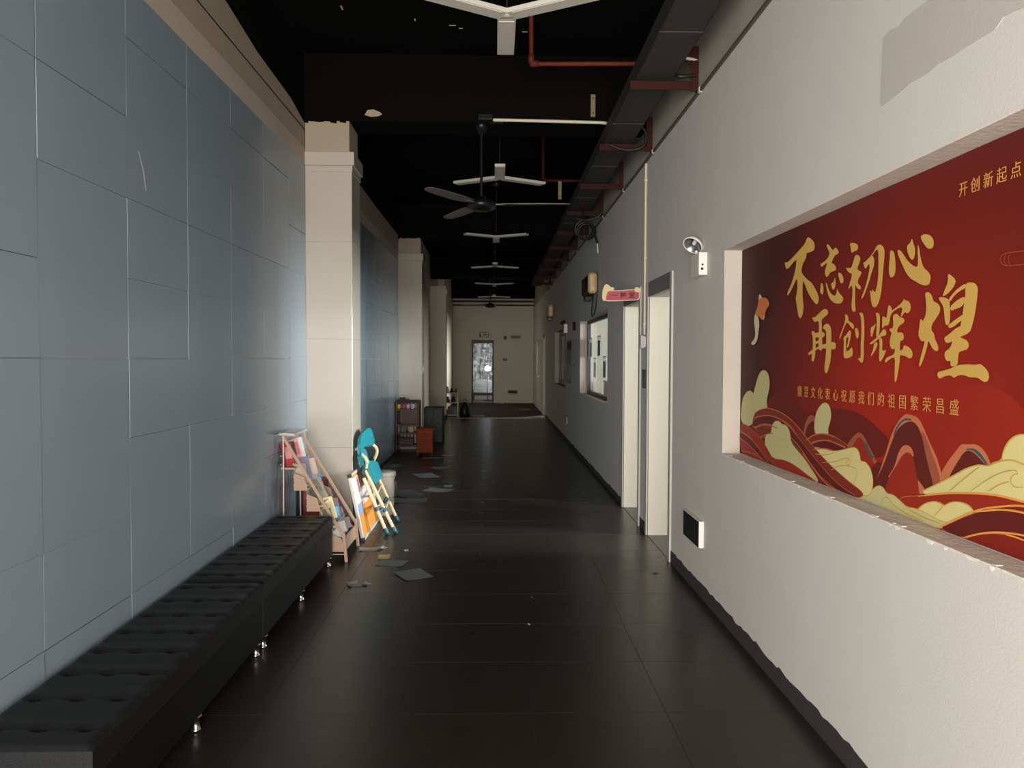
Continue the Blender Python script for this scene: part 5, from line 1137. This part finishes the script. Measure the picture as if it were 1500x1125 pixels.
fs = [(i*(m+1)+j,(i+1)*(m+1)+j,(i+1)*(m+1)+j+1,i*(m+1)+j+1) for i in range(n) for j in range(m)]
b.add(vs, fs, 0, True)
b.build('film','plastic_film',pf)
b = B(); b.tube([(-1.0,26.75,2.23),(.12,26.75,2.23)],.012,8); b.build('rail','alu_dark',pf)
r = thing('wrapped_crate',(-.35,28.4,0),'white wrapped crate seen low behind the end door','crate')
b = B(); b.hexa([(-.74,28.25,.0),(-.06,28.25,.0),(-.06,28.7,.0),(-.74,28.7,.0),(-.74,28.25,.78),(-.06,28.25,.68),(-.06,28.7,.66),(-.74,28.7,.76)]); b.build('crate_body','paper_white',r,bevel=.02)
b = B(); b.tube(smooth_line([(-.68,28.24,.42),(-.6,28.23,.38),(-.45,28.235,.40),(-.3,28.24,.39)],2),.012,6); b.build('cord','pvc_white',r)
b = B(); b.box(-1.6,1.0,YE+.2,30.2,-.05,0); b.box(-1.7,-1.6,YE+.2,30.2,0,2.6); b.box(1.0,1.1,YE+.2,30.2,0,2.6); b.box(-1.6,1.0,30.2,30.3,0,2.6); b.box(-1.6,1.0,YE+.2,30.2,2.6,2.7)
struct(b,'wall_back_room','wall_paint_dark')
mat('glare_glow',(255,250,240),.5,emit=14)  # added globe: its glow stands in for the entrance reflected in the glass
r = thing('glare_globe',(-.25,27.7,1.1),'added glowing globe behind the end door, standing in for the reflected entrance','lamp')
b = B(); b.lathe((-.25,27.7,1.03),(0,0,1),[(.0001,0),(.08,.02),(.115,.08),(.115,.11),(.08,.17),(.0001,.19)],20); b.build('globe','glare_glow',r)
b = B(); b.tube([(-.25,27.7,0),(-.25,27.7,1.04)],.015,8); b.lathe((-.25,27.7,0),(0,0,1),[(.0001,0),(.14,0),(.14,.02),(.02,.03)],16); b.build('stand','alu_dark',r)
def wallbox(name,x0,x1,z0,z1,d,m,label,cat,m2=None,inset=.02):
    r = thing(name,((x0+x1)/2,YE,(z0+z1)/2),label,cat); b = B(); b.box(x0,x1,YE-d,YE+.001,z0,z1); b.build(name+'_body',m,r,bevel=.006)
    b = B(); b.box(x0+inset,x1-inset,YE-d-.004,YE-d+.002,z0+inset,z1-inset); b.build(name+'_face',m2 or m,r); return r
r = wallbox('exit_lamp',-.52,-.22,2.19,2.33,.05,'box_dark','dark exit lamp above the end doorway with a red end','sign','sign_black')
b = B(); b.box(-.515,-.46,YE-.056,YE-.05,2.20,2.28); b.build('red_symbol','pipe_red',r)
b = B(); b.box(-.42,-.26,YE-.056,YE-.05,2.23,2.29); b.build('green_symbol','sign_green',r)
wallbox('alarm_box',.28,.38,2.10,2.22,.06,'alu_dark','small dark alarm box right of the exit lamp on the end wall','box')
wallbox('wall_sign',.50,.86,2.12,2.26,.012,'far_wall','faint pale sign plate high on the end wall','sign','paper_dim')
wallbox('switch',.26,.40,1.40,1.48,.02,'alu_dark','dark light switch on the end wall right of the doorway','switch','paper_dim',.025)
wallbox('floor_exit_sign',.42,.76,.30,.44,.03,'sign_black','wide black exit sign low on the end wall','sign','box_dark')
r = thing('end_pipe',(0,25.9,3.3),'dark pipes crossing the ceiling before the end wall','pipe')
b = B(); b.tube([(-1.38,25.8,3.33),(XR,25.8,3.33)],.03,10); b.tube([(-1.38,26.0,3.22),(XR,26.0,3.22)],.025,10); b.build('pipe_run','box_dark',r)
